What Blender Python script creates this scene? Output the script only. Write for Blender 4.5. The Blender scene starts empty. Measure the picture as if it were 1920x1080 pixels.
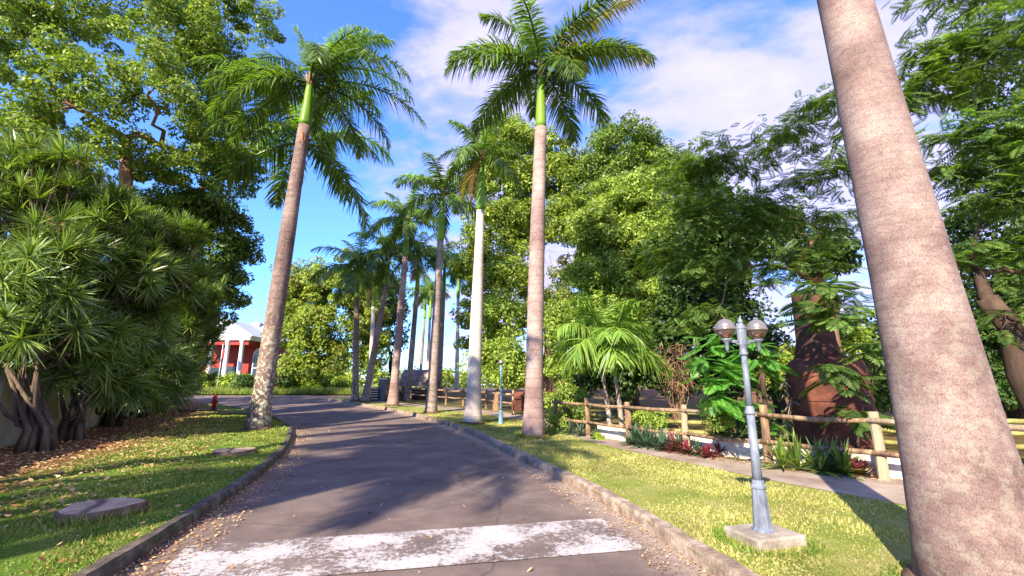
import bpy, math, random
import numpy as np
from mathutils import Vector, Matrix

# ------------------------------------------------------------------ camera, sky, sun, exposure
F, CX, CY, H0 = 835.0, 960.0, 540.0, 1.6
TH = math.atan(182.0 / 835.0)
CT, ST = math.cos(TH), math.sin(TH)
SUN_EL, SUN_AZ = math.radians(33), math.radians(206)      # azimuth clockwise from +Y
scene = bpy.context.scene
COL = scene.collection

cam = bpy.data.cameras.new("camera")
cam.sensor_width = 36; cam.lens = 36 * F / 1920; cam.clip_start = 0.05; cam.clip_end = 3000
camo = bpy.data.objects.new("camera", cam); COL.objects.link(camo)
camo.location = (0, 0, H0); camo.rotation_euler = (math.pi / 2 + TH, 0, 0)
scene.camera = camo

world = bpy.data.worlds.new("World"); scene.world = world; world.use_nodes = True
nt = world.node_tree; nt.nodes.clear()
def N(nt, typ, **kw):
    n = nt.nodes.new(typ)
    for k, v in kw.items():
        if k.startswith('i_'):
            key = k[2:]
            n.inputs[int(key) if key.isdigit() else key.replace('_', ' ')].default_value = v
        else: setattr(n, k, v)
    return n
L = lambda nt, a, b: nt.links.new(a, b)
def ramp(nt, stops, src=None, interp='LINEAR'):
    r = nt.nodes.new('ShaderNodeValToRGB'); r.color_ramp.interpolation = interp
    e = r.color_ramp.elements
    while len(e) < len(stops): e.new(0.5)
    for el, (p, c) in zip(e, stops):
        el.position = p; el.color = c if len(c) == 4 else (*c, 1)
    if src is not None: nt.links.new(src, r.inputs[0])
    return r
g3 = lambda v: (v, v, v, 1)
sky = N(nt, 'ShaderNodeTexSky', sky_type='NISHITA', sun_disc=False, sun_elevation=SUN_EL, sun_rotation=SUN_AZ,
        air_density=1.0, dust_density=0.0, ozone_density=4.0)
tc = N(nt, 'ShaderNodeTexCoord')
sep = N(nt, 'ShaderNodeSeparateXYZ'); L(nt, tc.outputs['Generated'], sep.inputs[0])
zz = N(nt, 'ShaderNodeMath', operation='ADD', i_1=0.22); L(nt, sep.outputs[2], zz.inputs[0])
zm = N(nt, 'ShaderNodeMath', operation='MAXIMUM', i_1=0.05); L(nt, zz.outputs[0], zm.inputs[0])
dv = N(nt, 'ShaderNodeVectorMath', operation='DIVIDE'); L(nt, tc.outputs['Generated'], dv.inputs[0]); L(nt, zm.outputs[0], dv.inputs[1])
mp = N(nt, 'ShaderNodeMapping'); mp.inputs['Location'].default_value = (3.1, 1.7, 0); mp.inputs['Rotation'].default_value = (0, 0, 0.5); mp.inputs['Scale'].default_value = (1.0, 1.5, 1)
L(nt, dv.outputs[0], mp.inputs[0])
cn = N(nt, 'ShaderNodeTexNoise', i_Scale=2.6, i_Detail=7.0, i_Roughness=0.56, i_Distortion=0.25); L(nt, mp.outputs[0], cn.inputs['Vector'])
# more cloud to the right, clear blue to the left
bias = N(nt, 'ShaderNodeMapRange'); bias.inputs[1].default_value = -0.45; bias.inputs[2].default_value = -0.05; bias.inputs[3].default_value = -0.28; bias.inputs[4].default_value = 0.09
L(nt, sep.outputs[0], bias.inputs[0])
ad = N(nt, 'ShaderNodeMath', operation='ADD'); L(nt, cn.outputs[0], ad.inputs[0]); L(nt, bias.outputs[0], ad.inputs[1])
cr = ramp(nt, [(0.43, g3(0)), (0.60, g3(0.88))], ad.outputs[0])
tint = N(nt, 'ShaderNodeMix', data_type='RGBA', blend_type='MULTIPLY'); tint.inputs[0].default_value = 1.0
tr_ = ramp(nt, [(0.0, (0.48, 0.70, 1.05)), (0.35, (0.58, 0.80, 1.30)), (1.0, (0.60, 0.80, 1.42))], sep.outputs[2]); L(nt, tr_.outputs[0], tint.inputs[7])
L(nt, sky.outputs[0], tint.inputs[6])
mixc = N(nt, 'ShaderNodeMix', data_type='RGBA'); L(nt, cr.outputs[0], mixc.inputs[0]); L(nt, tint.outputs[2], mixc.inputs[6])
r5 = ramp(nt, [(0.45, (1.75, 1.75, 3.5)), (0.78, (2.75, 2.5, 3.75))], ad.outputs[0]); L(nt, r5.outputs[0], mixc.inputs[7])
bg = N(nt, 'ShaderNodeBackground', i_Strength=0.15); L(nt, mixc.outputs[2], bg.inputs[0])
wo = N(nt, 'ShaderNodeOutputWorld'); L(nt, bg.outputs[0], wo.inputs[0])

sun = bpy.data.lights.new("sun", 'SUN'); sun.energy = 5.0; sun.angle = math.radians(0.6); sun.color = (1.0, 0.88, 0.68)
suno = bpy.data.objects.new("sun", sun); COL.objects.link(suno)
sd = Vector((math.sin(SUN_AZ) * math.cos(SUN_EL), math.cos(SUN_AZ) * math.cos(SUN_EL), math.sin(SUN_EL)))
suno.rotation_euler = sd.to_track_quat('Z', 'Y').to_euler(); suno.location = (0, -20, 40)
vs = scene.view_settings
vs.view_transform = 'Standard'; vs.look = 'None'; vs.gamma = 1; vs.use_curve_mapping = False; vs.exposure = 1.45
scene.cycles.max_bounces = 6; scene.cycles.transparent_max_bounces = 8
scene.cycles.use_denoising = True

# ------------------------------------------------------------------ geometry of the place
def g(Y):                                                   # the ground rises gently beyond the bend
    if Y < 14: return 0.0
    if Y < 46: return 0.0007 * (Y - 14) ** 2
    return 0.717 + 0.6 * (1 - math.exp(-(Y - 46) * 0.045 / 0.6)) * 0.6
def ray(px, py):
    u, v = px - CX, CY - py
    return (u, F * CT - v * ST, F * ST + v * CT)
def P(px, py, Y):                                           # survey a point at distance Y
    d = ray(px, py); return Vector((d[0] / d[1] * Y, Y, H0 + d[2] / d[1] * Y))
def gp(px, py, off=0.0):
    d = ray(px, py); Y = 1.0
    while Y < 200:
        if H0 + d[2] / d[1] * Y <= g(Y) + off: break
        Y += 0.02
    return Vector((d[0] / d[1] * Y, Y, g(Y) + off))
def colX(px, Y, z=None):
    z = g(Y) if z is None else z
    return (px - CX) * (Y * CT + (z - H0) * ST) / F
LAWN = 0.10

# ------------------------------------------------------------------ helpers
def tag(o, label=None, cat=None, group=None, kind=None):
    if label: o['label'] = label
    if cat: o['category'] = cat
    if group: o['group'] = group
    if kind: o['kind'] = kind
    return o
def empty(name, loc, label, cat, group=None, rz=0):
    o = bpy.data.objects.new(name, None); COL.objects.link(o); o.location = loc; o.rotation_euler[2] = rz
    o.empty_display_size = 0.2
    return tag(o, label, cat, group)
def link(name, me, mat=None, parent=None, loc=None):
    o = bpy.data.objects.new(name, me); COL.objects.link(o)
    if mat is not None and not me.materials: me.materials.append(mat)
    if parent is not None: o.parent = parent
    if loc is not None: o.location = loc
    return o
class MB:
    def __init__(s): s.v = []; s.f = []
    def add(s, vs, fs):
        k = len(s.v); s.v += [tuple(p) for p in vs]; s.f += [tuple(i + k for i in f) for f in fs]
    def box(s, c, d, rz=0, tilt=None):
        m = Matrix.Rotation(rz, 3, 'Z')
        if tilt is not None: m = m @ tilt
        c = Vector(c); x, y, z = d[0] / 2, d[1] / 2, d[2] / 2
        b = min(x, y, z) * 0.12
        vs = []
        for sz in (-1, 1):
            for (sx, sy) in ((-1, -1), (1, -1), (1, 1), (-1, 1)): vs.append(c + m @ Vector((sx * x, sy * y, sz * z)))
        s.add(vs, [(3, 2, 1, 0), (4, 5, 6, 7), (0, 1, 5, 4), (1, 2, 6, 5), (2, 3, 7, 6), (3, 0, 4, 7)])
    def tube(s, pts, rad, seg=8, cap=True, jit=0.0, rnd=None):
        pts = [Vector(p) for p in pts]; n = len(pts)
        if not isinstance(rad, (list, tuple)): rad = [rad] * n
        vs = []; X = None
        for i, p in enumerate(pts):
            t = (pts[min(i + 1, n - 1)] - pts[max(i - 1, 0)]).normalized()
            if X is None: X = t.orthogonal().normalized()
            X = (X - t * X.dot(t)).normalized(); Yv = t.cross(X)
            for k in range(seg):
                a = 2 * math.pi * k / seg; r = rad[i]
                if jit: r *= 1 + rnd.uniform(-jit, jit)
                vs.append(p + X * math.cos(a) * r + Yv * math.sin(a) * r)
        fs = [(i * seg + k, i * seg + (k + 1) % seg, (i + 1) * seg + (k + 1) % seg, (i + 1) * seg + k) for i in range(n - 1) for k in range(seg)]
        if cap: fs += [tuple(reversed(range(seg))), tuple(range((n - 1) * seg, n * seg))]
        s.add(vs, fs)
    def lathe(s, c, prof, seg=20):                          # prof: (r, z)
        c = Vector(c); vs = []
        for r, z in prof:
            for k in range(seg):
                a = 2 * math.pi * k / seg; vs.append(c + Vector((r * math.cos(a), r * math.sin(a), z)))
        n = len(prof)
        fs = [(i * seg + k, i * seg + (k + 1) % seg, (i + 1) * seg + (k + 1) % seg, (i + 1) * seg + k) for i in range(n - 1) for k in range(seg)]
        fs += [tuple(reversed(range(seg))), tuple(range((n - 1) * seg, n * seg))]
        s.add(vs, fs)
    def build(s, name, mat, parent=None, smooth=False, loc=None, bevel=0):
        me = bpy.data.meshes.new(name); me.from_pydata(s.v, [], s.f); me.update()
        if smooth: me.polygons.foreach_set('use_smooth', [True] * len(me.polygons))
        o = link(name, me, mat, parent, loc)
        if bevel:
            b = o.modifiers.new('bevel', 'BEVEL'); b.width = bevel; b.segments = 2; b.limit_method = 'ANGLE'
        return o
def quads_mesh(name, q, mat, tri=False):                    # q: (n,4,3) loose quads, each one leaf
    k = q.shape[1]; n = q.shape[0]
    me = bpy.data.meshes.new(name)
    me.vertices.add(n * k); me.vertices.foreach_set('co', q.reshape(-1).astype(np.float32))
    me.loops.add(n * k); me.loops.foreach_set('vertex_index', np.arange(n * k, dtype=np.int32))
    me.polygons.add(n); me.polygons.foreach_set('loop_start', np.arange(0, n * k, k, dtype=np.int32))
    me.update(calc_edges=True); me.materials.append(mat)
    return me
def strips_mesh(name, s, mat):                              # s: (n, m, 2, 3) ribbons of m-1 quads, connected
    n, m = s.shape[0], s.shape[1]
    me = bpy.data.meshes.new(name)
    me.vertices.add(n * m * 2); me.vertices.foreach_set('co', s.reshape(-1).astype(np.float32))
    base = (np.arange(n) * m * 2)[:, None, None]
    r = (np.arange(m - 1) * 2)[None, :, None]
    idx = (base + r + np.array([0, 1, 3, 2])[None, None, :]).reshape(-1).astype(np.int32)
    me.loops.add(len(idx)); me.loops.foreach_set('vertex_index', idx)
    me.polygons.add(len(idx) // 4); me.polygons.foreach_set('loop_start', np.arange(0, len(idx), 4, dtype=np.int32))
    me.update(calc_edges=True); me.materials.append(mat)
    return me
def nrm(a): return a / (np.linalg.norm(a, axis=-1, keepdims=True) + 1e-9)

# ------------------------------------------------------------------ materials
def new_mat(name):
    m = bpy.data.materials.new(name); m.use_nodes = True
    nt = m.node_tree; b = nt.nodes['Principled BSDF']; return m, nt, b
def leaf_mat(name, cols, trans=0.35, rough=0.5, spec=0.4):
    m, nt, b = new_mat(name)
    gi = N(nt, 'ShaderNodeNewGeometry')
    n = len(cols); r = ramp(nt, [(i / max(1, n - 1), c) for i, c in enumerate(cols)], gi.outputs['Random Per Island'])
    tcn = N(nt, 'ShaderNodeTexCoord'); no = N(nt, 'ShaderNodeTexNoise', i_Scale=0.9, i_Detail=2.0); L(nt, tcn.outputs['Object'], no.inputs['Vector'])
    hr = N(nt, 'ShaderNodeMapRange'); hr.inputs[1].default_value = 0.3; hr.inputs[2].default_value = 0.7; hr.inputs[3].default_value = 0.70; hr.inputs[4].default_value = 1.35
    L(nt, no.outputs[0], hr.inputs[0])
    hs = N(nt, 'ShaderNodeHueSaturation'); L(nt, r.outputs[0], hs.inputs['Color']); L(nt, hr.outputs[0], hs.inputs['Value'])
    L(nt, hs.outputs[0], b.inputs['Base Color']); b.inputs['Roughness'].default_value = rough
    b.inputs['Specular IOR Level'].default_value = spec
    tr = N(nt, 'ShaderNodeBsdfTranslucent')
    br = N(nt, 'ShaderNodeMix', data_type='RGBA', blend_type='MULTIPLY'); br.inputs[0].default_value = 1; br.inputs[7].default_value = (1.7, 1.75, 0.6, 1)
    L(nt, hs.outputs[0], br.inputs[6]); L(nt, br.outputs[2], tr.inputs[0])
    mx = N(nt, 'ShaderNodeMixShader'); mx.inputs[0].default_value = trans
    L(nt, b.outputs[0], mx.inputs[1]); L(nt, tr.outputs[0], mx.inputs[2])
    L(nt, mx.outputs[0], nt.nodes['Material Output'].inputs[0])
    return m
def noise_mat(name, cols, scale=5, detail=6, rough=0.85, bump=0.2, bscale=None, stretch=(1, 1, 1), coord='Object', spec=0.3, bdist=0.02):
    m, nt, b = new_mat(name)
    t = N(nt, 'ShaderNodeTexCoord'); mp = N(nt, 'ShaderNodeMapping'); mp.inputs['Scale'].default_value = stretch
    L(nt, t.outputs[coord], mp.inputs[0])
    no = N(nt, 'ShaderNodeTexNoise', i_Scale=scale, i_Detail=detail, i_Roughness=0.65); L(nt, mp.outputs[0], no.inputs['Vector'])
    k = len(cols); r = ramp(nt, [(0.3 + 0.4 * i / (k - 1), c) for i, c in enumerate(cols)], no.outputs[0])
    L(nt, r.outputs[0], b.inputs['Base Color']); b.inputs['Roughness'].default_value = rough
    b.inputs['Specular IOR Level'].default_value = spec
    n2 = N(nt, 'ShaderNodeTexNoise', i_Scale=bscale or scale * 4, i_Detail=5.0); L(nt, mp.outputs[0], n2.inputs['Vector'])
    bp = N(nt, 'ShaderNodeBump', i_Strength=bump, i_Distance=bdist); L(nt, n2.outputs[0], bp.inputs['Height']); L(nt, bp.outputs[0], b.inputs['Normal'])
    return m
def flat_mat(name, c, rough=0.5, metal=0.0):
    m, nt, b = new_mat(name); b.inputs['Base Color'].default_value = (*c, 1); b.inputs['Roughness'].default_value = rough; b.inputs['Metallic'].default_value = metal
    return m

def palm_trunk_mat(name, cols, lichen=0.0, ring=7.0, streak=0.5, near=False):
    m, nt, b = new_mat(name)
    t = N(nt, 'ShaderNodeTexCoord')
    # large soft blotches
    n1 = N(nt, 'ShaderNodeTexNoise', i_Scale=1.6 if near else 1.1, i_Detail=8.0 if near else 4.0, i_Roughness=0.68 if near else 0.6); L(nt, t.outputs['Object'], n1.inputs['Vector'])
    r1 = ramp(nt, [(0.32, cols[0]), (0.5, cols[1]), (0.68, cols[2])], n1.outputs[0])
    # fine flecks, drawn out sideways
    mp = N(nt, 'ShaderNodeMapping'); mp.inputs['Scale'].default_value = (70, 70, 42) if near else (14, 14, 34); L(nt, t.outputs['Object'], mp.inputs[0])
    n2 = N(nt, 'ShaderNodeTexNoise', i_Scale=1.6, i_Detail=6.0, i_Roughness=0.75); L(nt, mp.outputs[0], n2.inputs['Vector'])
    r2 = ramp(nt, [(0.36, g3(0.42)), (0.50, g3(0.95)), (0.62, g3(1.25))], n2.outputs[0])
    m1 = N(nt, 'ShaderNodeMix', data_type='RGBA', blend_type='MULTIPLY'); m1.inputs[0].default_value = 0.85
    L(nt, r1.outputs[0], m1.inputs[6]); L(nt, r2.outputs[0], m1.inputs[7])
    # leaf-scar rings
    w = N(nt, 'ShaderNodeTexWave', wave_type='BANDS', bands_direction='Z', wave_profile='SAW', i_Scale=ring / 6.283, i_Distortion=3.5 if near else 1.8, i_Detail=4.0, i_Detail_Scale=2.0)
    L(nt, t.outputs['Object'], w.inputs['Vector'])
    r3 = ramp(nt, [(0.0, g3(0.80 if near else 0.60)), (0.30 if near else 0.10, g3(1.0)), (0.80, g3(1.0)), (1.0, g3(0.86 if near else 0.72))], w.outputs['Fac'])
    m2 = N(nt, 'ShaderNodeMix', data_type='RGBA', blend_type='MULTIPLY'); m2.inputs[0].default_value = streak
    L(nt, m1.outputs[2], m2.inputs[6]); L(nt, r3.outputs[0], m2.inputs[7])
    out = m2.outputs[2]
    if lichen:
        v = N(nt, 'ShaderNodeTexNoise', i_Scale=9.0, i_Detail=6.0, i_Roughness=0.7); L(nt, t.outputs['Object'], v.inputs['Vector'])
        sp = N(nt, 'ShaderNodeSeparateXYZ'); L(nt, t.outputs['Object'], sp.inputs[0])
        hm = N(nt, 'ShaderNodeMapRange'); hm.inputs[1].default_value = 1.0; hm.inputs[2].default_value = 4.5; hm.inputs[3].default_value = 1.0; hm.inputs[4].default_value = 0.15
        L(nt, sp.outputs[2], hm.inputs[0])
        lr = ramp(nt, [(0.50, g3(0)), (0.58, g3(lichen))], v.outputs[0])
        mm = N(nt, 'ShaderNodeMath', operation='MULTIPLY'); L(nt, lr.outputs[0], mm.inputs[0]); L(nt, hm.outputs[0], mm.inputs[1])
        m3 = N(nt, 'ShaderNodeMix', data_type='RGBA'); L(nt, mm.outputs[0], m3.inputs[0]); L(nt, out, m3.inputs[6]); m3.inputs[7].default_value = (0.55, 0.55, 0.40, 1)
        out = m3.outputs[2]
    L(nt, out, b.inputs['Base Color']); b.inputs['Roughness'].default_value = 0.9; b.inputs['Specular IOR Level'].default_value = 0.15
    bp = N(nt, 'ShaderNodeBump', i_Strength=0.55, i_Distance=0.02)
    ba = N(nt, 'ShaderNodeMath', operation='ADD'); L(nt, r3.outputs[0], ba.inputs[0]); L(nt, n2.outputs[0], ba.inputs[1])
    L(nt, ba.outputs[0], bp.inputs['Height']); L(nt, bp.outputs[0], b.inputs['Normal'])
    return m

M = {}
M['trunk_pink'] = palm_trunk_mat('palm_bark_pink', [(0.20, 0.13, 0.115), (0.32, 0.22, 0.195), (0.46, 0.35, 0.31)], 0.0)
M['trunk_brown'] = palm_trunk_mat('palm_bark_brown', [(0.11, 0.07, 0.062), (0.19, 0.125, 0.11), (0.30, 0.21, 0.18)], 0.9, streak=0.8)
M['trunk_pale'] = palm_trunk_mat('palm_bark_pale', [(0.46, 0.38, 0.32), (0.56, 0.47, 0.40), (0.64, 0.56, 0.48)], 0.0, streak=0.25)
M['trunk_grey'] = palm_trunk_mat('palm_bark_grey', [(0.17, 0.125, 0.11), (0.26, 0.20, 0.175), (0.38, 0.31, 0.275)], 0.3, streak=0.8)
M['shaft'] = noise_mat('palm_crownshaft_green', [(0.08, 0.17, 0.012), (0.15, 0.29, 0.02), (0.25, 0.38, 0.04)], scale=2, rough=0.45, bump=0.1, stretch=(1, 1, 0.3))
M['sheath'] = noise_mat('palm_sheath_tan', [(0.22, 0.12, 0.07), (0.38, 0.24, 0.14)], scale=8, bump=0.4)
M['frond'] = leaf_mat('palm_frond_green', [(0.042, 0.090, 0.016), (0.085, 0.16, 0.024), (0.18, 0.26, 0.045)], 0.32, 0.42, 0.55)
M['frond_light'] = leaf_mat('palm_frond_light', [(0.10, 0.19, 0.03), (0.16, 0.28, 0.04), (0.26, 0.36, 0.07)], 0.4, 0.45, 0.5)
M['frond_old'] = leaf_mat('palm_frond_yellowing', [(0.16, 0.18, 0.035), (0.36, 0.30, 0.07), (0.55, 0.42, 0.18)], 0.3)
M['frond_dead'] = leaf_mat('palm_frond_dead', [(0.30, 0.19, 0.10), (0.45, 0.30, 0.18), (0.5, 0.38, 0.25)], 0.2)
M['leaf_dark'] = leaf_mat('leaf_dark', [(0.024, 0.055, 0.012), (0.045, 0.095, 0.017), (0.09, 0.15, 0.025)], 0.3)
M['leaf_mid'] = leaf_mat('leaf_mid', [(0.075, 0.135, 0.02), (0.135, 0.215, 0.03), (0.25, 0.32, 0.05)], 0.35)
M['leaf_bright'] = leaf_mat('leaf_bright', [(0.15, 0.23, 0.035), (0.24, 0.33, 0.05), (0.35, 0.42, 0.08)], 0.35)
M['leaf_olive'] = leaf_mat('leaf_olive', [(0.11, 0.17, 0.022), (0.20, 0.27, 0.035), (0.33, 0.37, 0.055)], 0.35)
M['leaf_feather'] = leaf_mat('leaf_feather', [(0.035, 0.080, 0.018), (0.075, 0.14, 0.026), (0.17, 0.25, 0.05)], 0.4)
M['leaf_feather_bright'] = leaf_mat('leaf_feather_bright', [(0.05, 0.18, 0.03), (0.09, 0.25, 0.035), (0.15, 0.33, 0.05)], 0.4)
M['leaf_strap'] = leaf_mat('leaf_strap', [(0.055, 0.11, 0.02), (0.12, 0.20, 0.03), (0.32, 0.40, 0.09)], 0.25, 0.35, 0.6)
M['leaf_yellow'] = leaf_mat('leaf_yellowgreen', [(0.16, 0.26, 0.02), (0.26, 0.36, 0.03), (0.38, 0.43, 0.06)], 0.35)
M['leaf_rust'] = leaf_mat('leaf_rust', [(0.16, 0.06, 0.02), (0.28, 0.10, 0.03), (0.20, 0.16, 0.05)], 0.3)
M['leaf_red'] = leaf_mat('leaf_red', [(0.14, 0.012, 0.03), (0.24, 0.02, 0.05), (0.07, 0.07, 0.03)], 0.3)
M['leaf_aloe'] = leaf_mat('leaf_aloe', [(0.03, 0.075, 0.04), (0.06, 0.12, 0.065), (0.12, 0.18, 0.10)], 0.15, 0.4)
M['litter'] = leaf_mat('fallen_leaf', [(0.16, 0.07, 0.03), (0.34, 0.17, 0.08), (0.5, 0.33, 0.17), (0.55, 0.42, 0.22)], 0.1, 0.8, 0.1)
M['blade'] = leaf_mat('grass_blade', [(0.17, 0.21, 0.04), (0.28, 0.29, 0.07), (0.38, 0.35, 0.13), (0.48, 0.40, 0.21)], 0.3, 0.6, 0.2)
M['blade_green'] = leaf_mat('grass_blade_green', [(0.07, 0.16, 0.02), (0.13, 0.23, 0.03), (0.25, 0.28, 0.06), (0.42, 0.34, 0.14)], 0.3, 0.6, 0.2)
M['bark'] = noise_mat('bark_brown', [(0.10, 0.05, 0.03), (0.24, 0.135, 0.08), (0.40, 0.26, 0.15)], scale=3, bump=0.6, stretch=(1, 1, 0.35))
M['bark_dark'] = noise_mat('bark_dark', [(0.025, 0.016, 0.012), (0.06, 0.036, 0.024), (0.12, 0.07, 0.042)], scale=3, bump=0.6, stretch=(1, 1, 0.35))
M['bark_pale'] = noise_mat('bark_pale', [(0.20, 0.15, 0.10), (0.36, 0.27, 0.18), (0.50, 0.40, 0.28)], scale=3, bump=0.5, stretch=(1, 1, 0.35))
M['bark_stem'] = noise_mat('bark_stem', [(0.03, 0.022, 0.015), (0.075, 0.052, 0.035), (0.19, 0.14, 0.09)], scale=3, bump=0.6, stretch=(1, 1, 0.35))
M['wood'] = noise_mat('weathered_wood', [(0.08, 0.045, 0.03), (0.22, 0.135, 0.08), (0.42, 0.29, 0.17)], scale=9, bump=0.5, stretch=(1, 1, 0.25))
M['wood_pale'] = noise_mat('pale_wood', [(0.20, 0.14, 0.09), (0.33, 0.25, 0.16), (0.46, 0.37, 0.26)], scale=5, bump=0.5, stretch=(1, 1, 0.2))
M['wood_moss'] = noise_mat('mossy_wood', [(0.10, 0.085, 0.03), (0.22, 0.20, 0.06), (0.36, 0.34, 0.12)], scale=4, bump=0.5)
M['wood_dark'] = noise_mat('dark_wood', [(0.05, 0.028, 0.018), (0.11, 0.06, 0.04), (0.18, 0.10, 0.07)], scale=4, bump=0.5)
M['concrete'] = noise_mat('pale_concrete', [(0.26, 0.22, 0.18), (0.42, 0.37, 0.31), (0.56, 0.51, 0.44)], scale=2.5, bump=0.35)
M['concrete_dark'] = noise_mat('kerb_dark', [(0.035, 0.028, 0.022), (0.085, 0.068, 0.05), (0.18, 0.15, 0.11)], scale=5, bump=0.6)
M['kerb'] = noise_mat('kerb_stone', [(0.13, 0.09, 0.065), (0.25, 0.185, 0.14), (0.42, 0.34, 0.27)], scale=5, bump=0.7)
M['kerb_pale'] = noise_mat('plinth_concrete', [(0.16, 0.13, 0.10), (0.28, 0.235, 0.19), (0.40, 0.35, 0.29)], scale=5, bump=0.5)
M['stucco'] = noise_mat('stucco_wall', [(0.30, 0.27, 0.17), (0.50, 0.46, 0.32), (0.62, 0.58, 0.44)], scale=1.2, bump=0.3)
M['white'] = noise_mat('white_paint', [(0.58, 0.58, 0.60), (0.72, 0.72, 0.74)], scale=2, bump=0.05, rough=0.6)
M['roof_white'] = noise_mat('pale_roof', [(0.40, 0.42, 0.47), (0.52, 0.54, 0.58)], scale=3, bump=0.1, rough=0.5)
M['red'] = noise_mat('red_paint', [(0.26, 0.02, 0.015), (0.38, 0.035, 0.025)], scale=2, bump=0.05, rough=0.6)
M['red_post'] = flat_mat('red_enamel', (0.5, 0.02, 0.02), 0.35)
M['black'] = flat_mat('black_iron', (0.02, 0.02, 0.02), 0.5)
M['glass_dark'] = flat_mat('dark_glass', (0.02, 0.03, 0.04), 0.08)
M['lamp_metal'] = noise_mat('lamp_grey_paint', [(0.075, 0.085, 0.115), (0.16, 0.18, 0.225), (0.24, 0.26, 0.32)], scale=9, bump=0.12, rough=0.45, stretch=(1, 1, 0.4))
M['lamp_metal_far'] = noise_mat('lamp_bluegrey_paint', [(0.12, 0.22, 0.30), (0.20, 0.32, 0.42)], scale=4, bump=0.1, rough=0.45)
M['rust'] = noise_mat('rusty_iron', [(0.035, 0.014, 0.010), (0.10, 0.032, 0.02), (0.24, 0.085, 0.05)], scale=2.2, bump=0.4)
M['rust_dark'] = noise_mat('dark_rusty_iron', [(0.02, 0.010, 0.008), (0.06, 0.025, 0.018), (0.16, 0.06, 0.04)], scale=3, bump=0.4)  # darker rust tones than the body, for the boiler neck
M['shingle'] = noise_mat('wood_shingle', [(0.12, 0.085, 0.075), (0.25, 0.18, 0.16), (0.42, 0.33, 0.29)], scale=2.5, bump=0.5)
m, nt2, b = new_mat('smoked_globe'); b.inputs['Base Color'].default_value = (0.42, 0.30, 0.24, 1); b.inputs['Roughness'].default_value = 0.06
b.inputs['Transmission Weight'].default_value = 0.85; b.inputs['IOR'].default_value = 1.12; b.inputs['Coat Weight'].default_value = 0.5
M['globe'] = m
M['globe_top'] = flat_mat('globe_cap_metal', (0.30, 0.26, 0.24), 0.25, 0.6)
M['bulb'] = flat_mat('amber_bulb', (0.65, 0.25, 0.12), 0.3)

# ground coverings use u (along) and v (across) of their sheet
def soil_grass_mat(name, green, dry, soil, edge_dirt):
    m, nt, b = new_mat(name)
    t = N(nt, 'ShaderNodeTexCoord'); s = N(nt, 'ShaderNodeSeparateXYZ'); L(nt, t.outputs['UV'], s.inputs[0])
    n1 = N(nt, 'ShaderNodeTexNoise', i_Scale=1.3, i_Detail=7.0, i_Roughness=0.7); L(nt, t.outputs['Object'], n1.inputs['Vector'])
    r1 = ramp(nt, [(0.35, green[0]), (0.5, green[1]), (0.66, dry)], n1.outputs[0])
    n3 = N(nt, 'ShaderNodeTexNoise', i_Scale=45.0, i_Detail=5.0, i_Roughness=0.8); L(nt, t.outputs['Object'], n3.inputs['Vector'])
    r3 = ramp(nt, [(0.3, g3(0.45)), (0.7, g3(1.35))], n3.outputs[0])
    mm = N(nt, 'ShaderNodeMix', data_type='RGBA', blend_type='MULTIPLY'); mm.inputs[0].default_value = 0.8
    L(nt, r1.outputs[0], mm.inputs[6]); L(nt, r3.outputs[0], mm.inputs[7])
    n2 = N(nt, 'ShaderNodeTexNoise', i_Scale=0.9, i_Detail=6.0, i_Roughness=0.7); L(nt, t.outputs['Object'], n2.inputs['Vector'])
    a = N(nt, 'ShaderNodeMath', operation='MULTIPLY_ADD'); a.inputs[1].default_value = 0.55; L(nt, n2.outputs[0], a.inputs[0]); L(nt, s.outputs[1], a.inputs[2])
    r2 = ramp(nt, [(edge_dirt[0], g3(0)), (edge_dirt[1], g3(1))], a.outputs[0])
    mx = N(nt, 'ShaderNodeMix', data_type='RGBA'); L(nt, r2.outputs[0], mx.inputs[0]); L(nt, mm.outputs[2], mx.inputs[6])
    rs = ramp(nt, [(0.35, soil[0]), (0.5, soil[1]), (0.65, soil[2])], n3.outputs[0]); L(nt, rs.outputs[0], mx.inputs[7])
    L(nt, mx.outputs[2], b.inputs['Base Color']); b.inputs['Roughness'].default_value = 0.95; b.inputs['Specular IOR Level'].default_value = 0.1
    bp = N(nt, 'ShaderNodeBump', i_Strength=0.8, i_Distance=0.03); L(nt, n3.outputs[0], bp.inputs['Height']); L(nt, bp.outputs[0], b.inputs['Normal'])
    return m
SOIL = [(0.07, 0.028, 0.014), (0.17, 0.075, 0.035), (0.32, 0.16, 0.08)]
M['lawn_right'] = soil_grass_mat('lawn_right', [(0.16, 0.21, 0.035), (0.26, 0.29, 0.06)], (0.38, 0.34, 0.14), SOIL, (1.35, 1.5))
M['lawn_left'] = soil_grass_mat('lawn_left', [(0.06, 0.15, 0.015), (0.12, 0.21, 0.025)], (0.22, 0.22, 0.05), SOIL, (0.74, 0.92))
M['garden'] = soil_grass_mat('garden_soil', [(0.08, 0.10, 0.025), (0.12, 0.12, 0.03)], (0.20, 0.12, 0.05), SOIL, (0.2, 0.9))
M['verge'] = soil_grass_mat('verge', [(0.08, 0.18, 0.02), (0.14, 0.24, 0.03)], (0.22, 0.28, 0.05), SOIL, (1.35, 1.5))
M['earth'] = noise_mat('earth', [(0.10, 0.07, 0.04), (0.17, 0.13, 0.07), (0.13, 0.17, 0.05)], scale=0.4, bump=0.4)
M['path'] = noise_mat('footpath', [(0.17, 0.115, 0.085), (0.29, 0.22, 0.175), (0.40, 0.32, 0.265)], scale=1.4, detail=9, bump=0.4, bscale=40)

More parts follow.
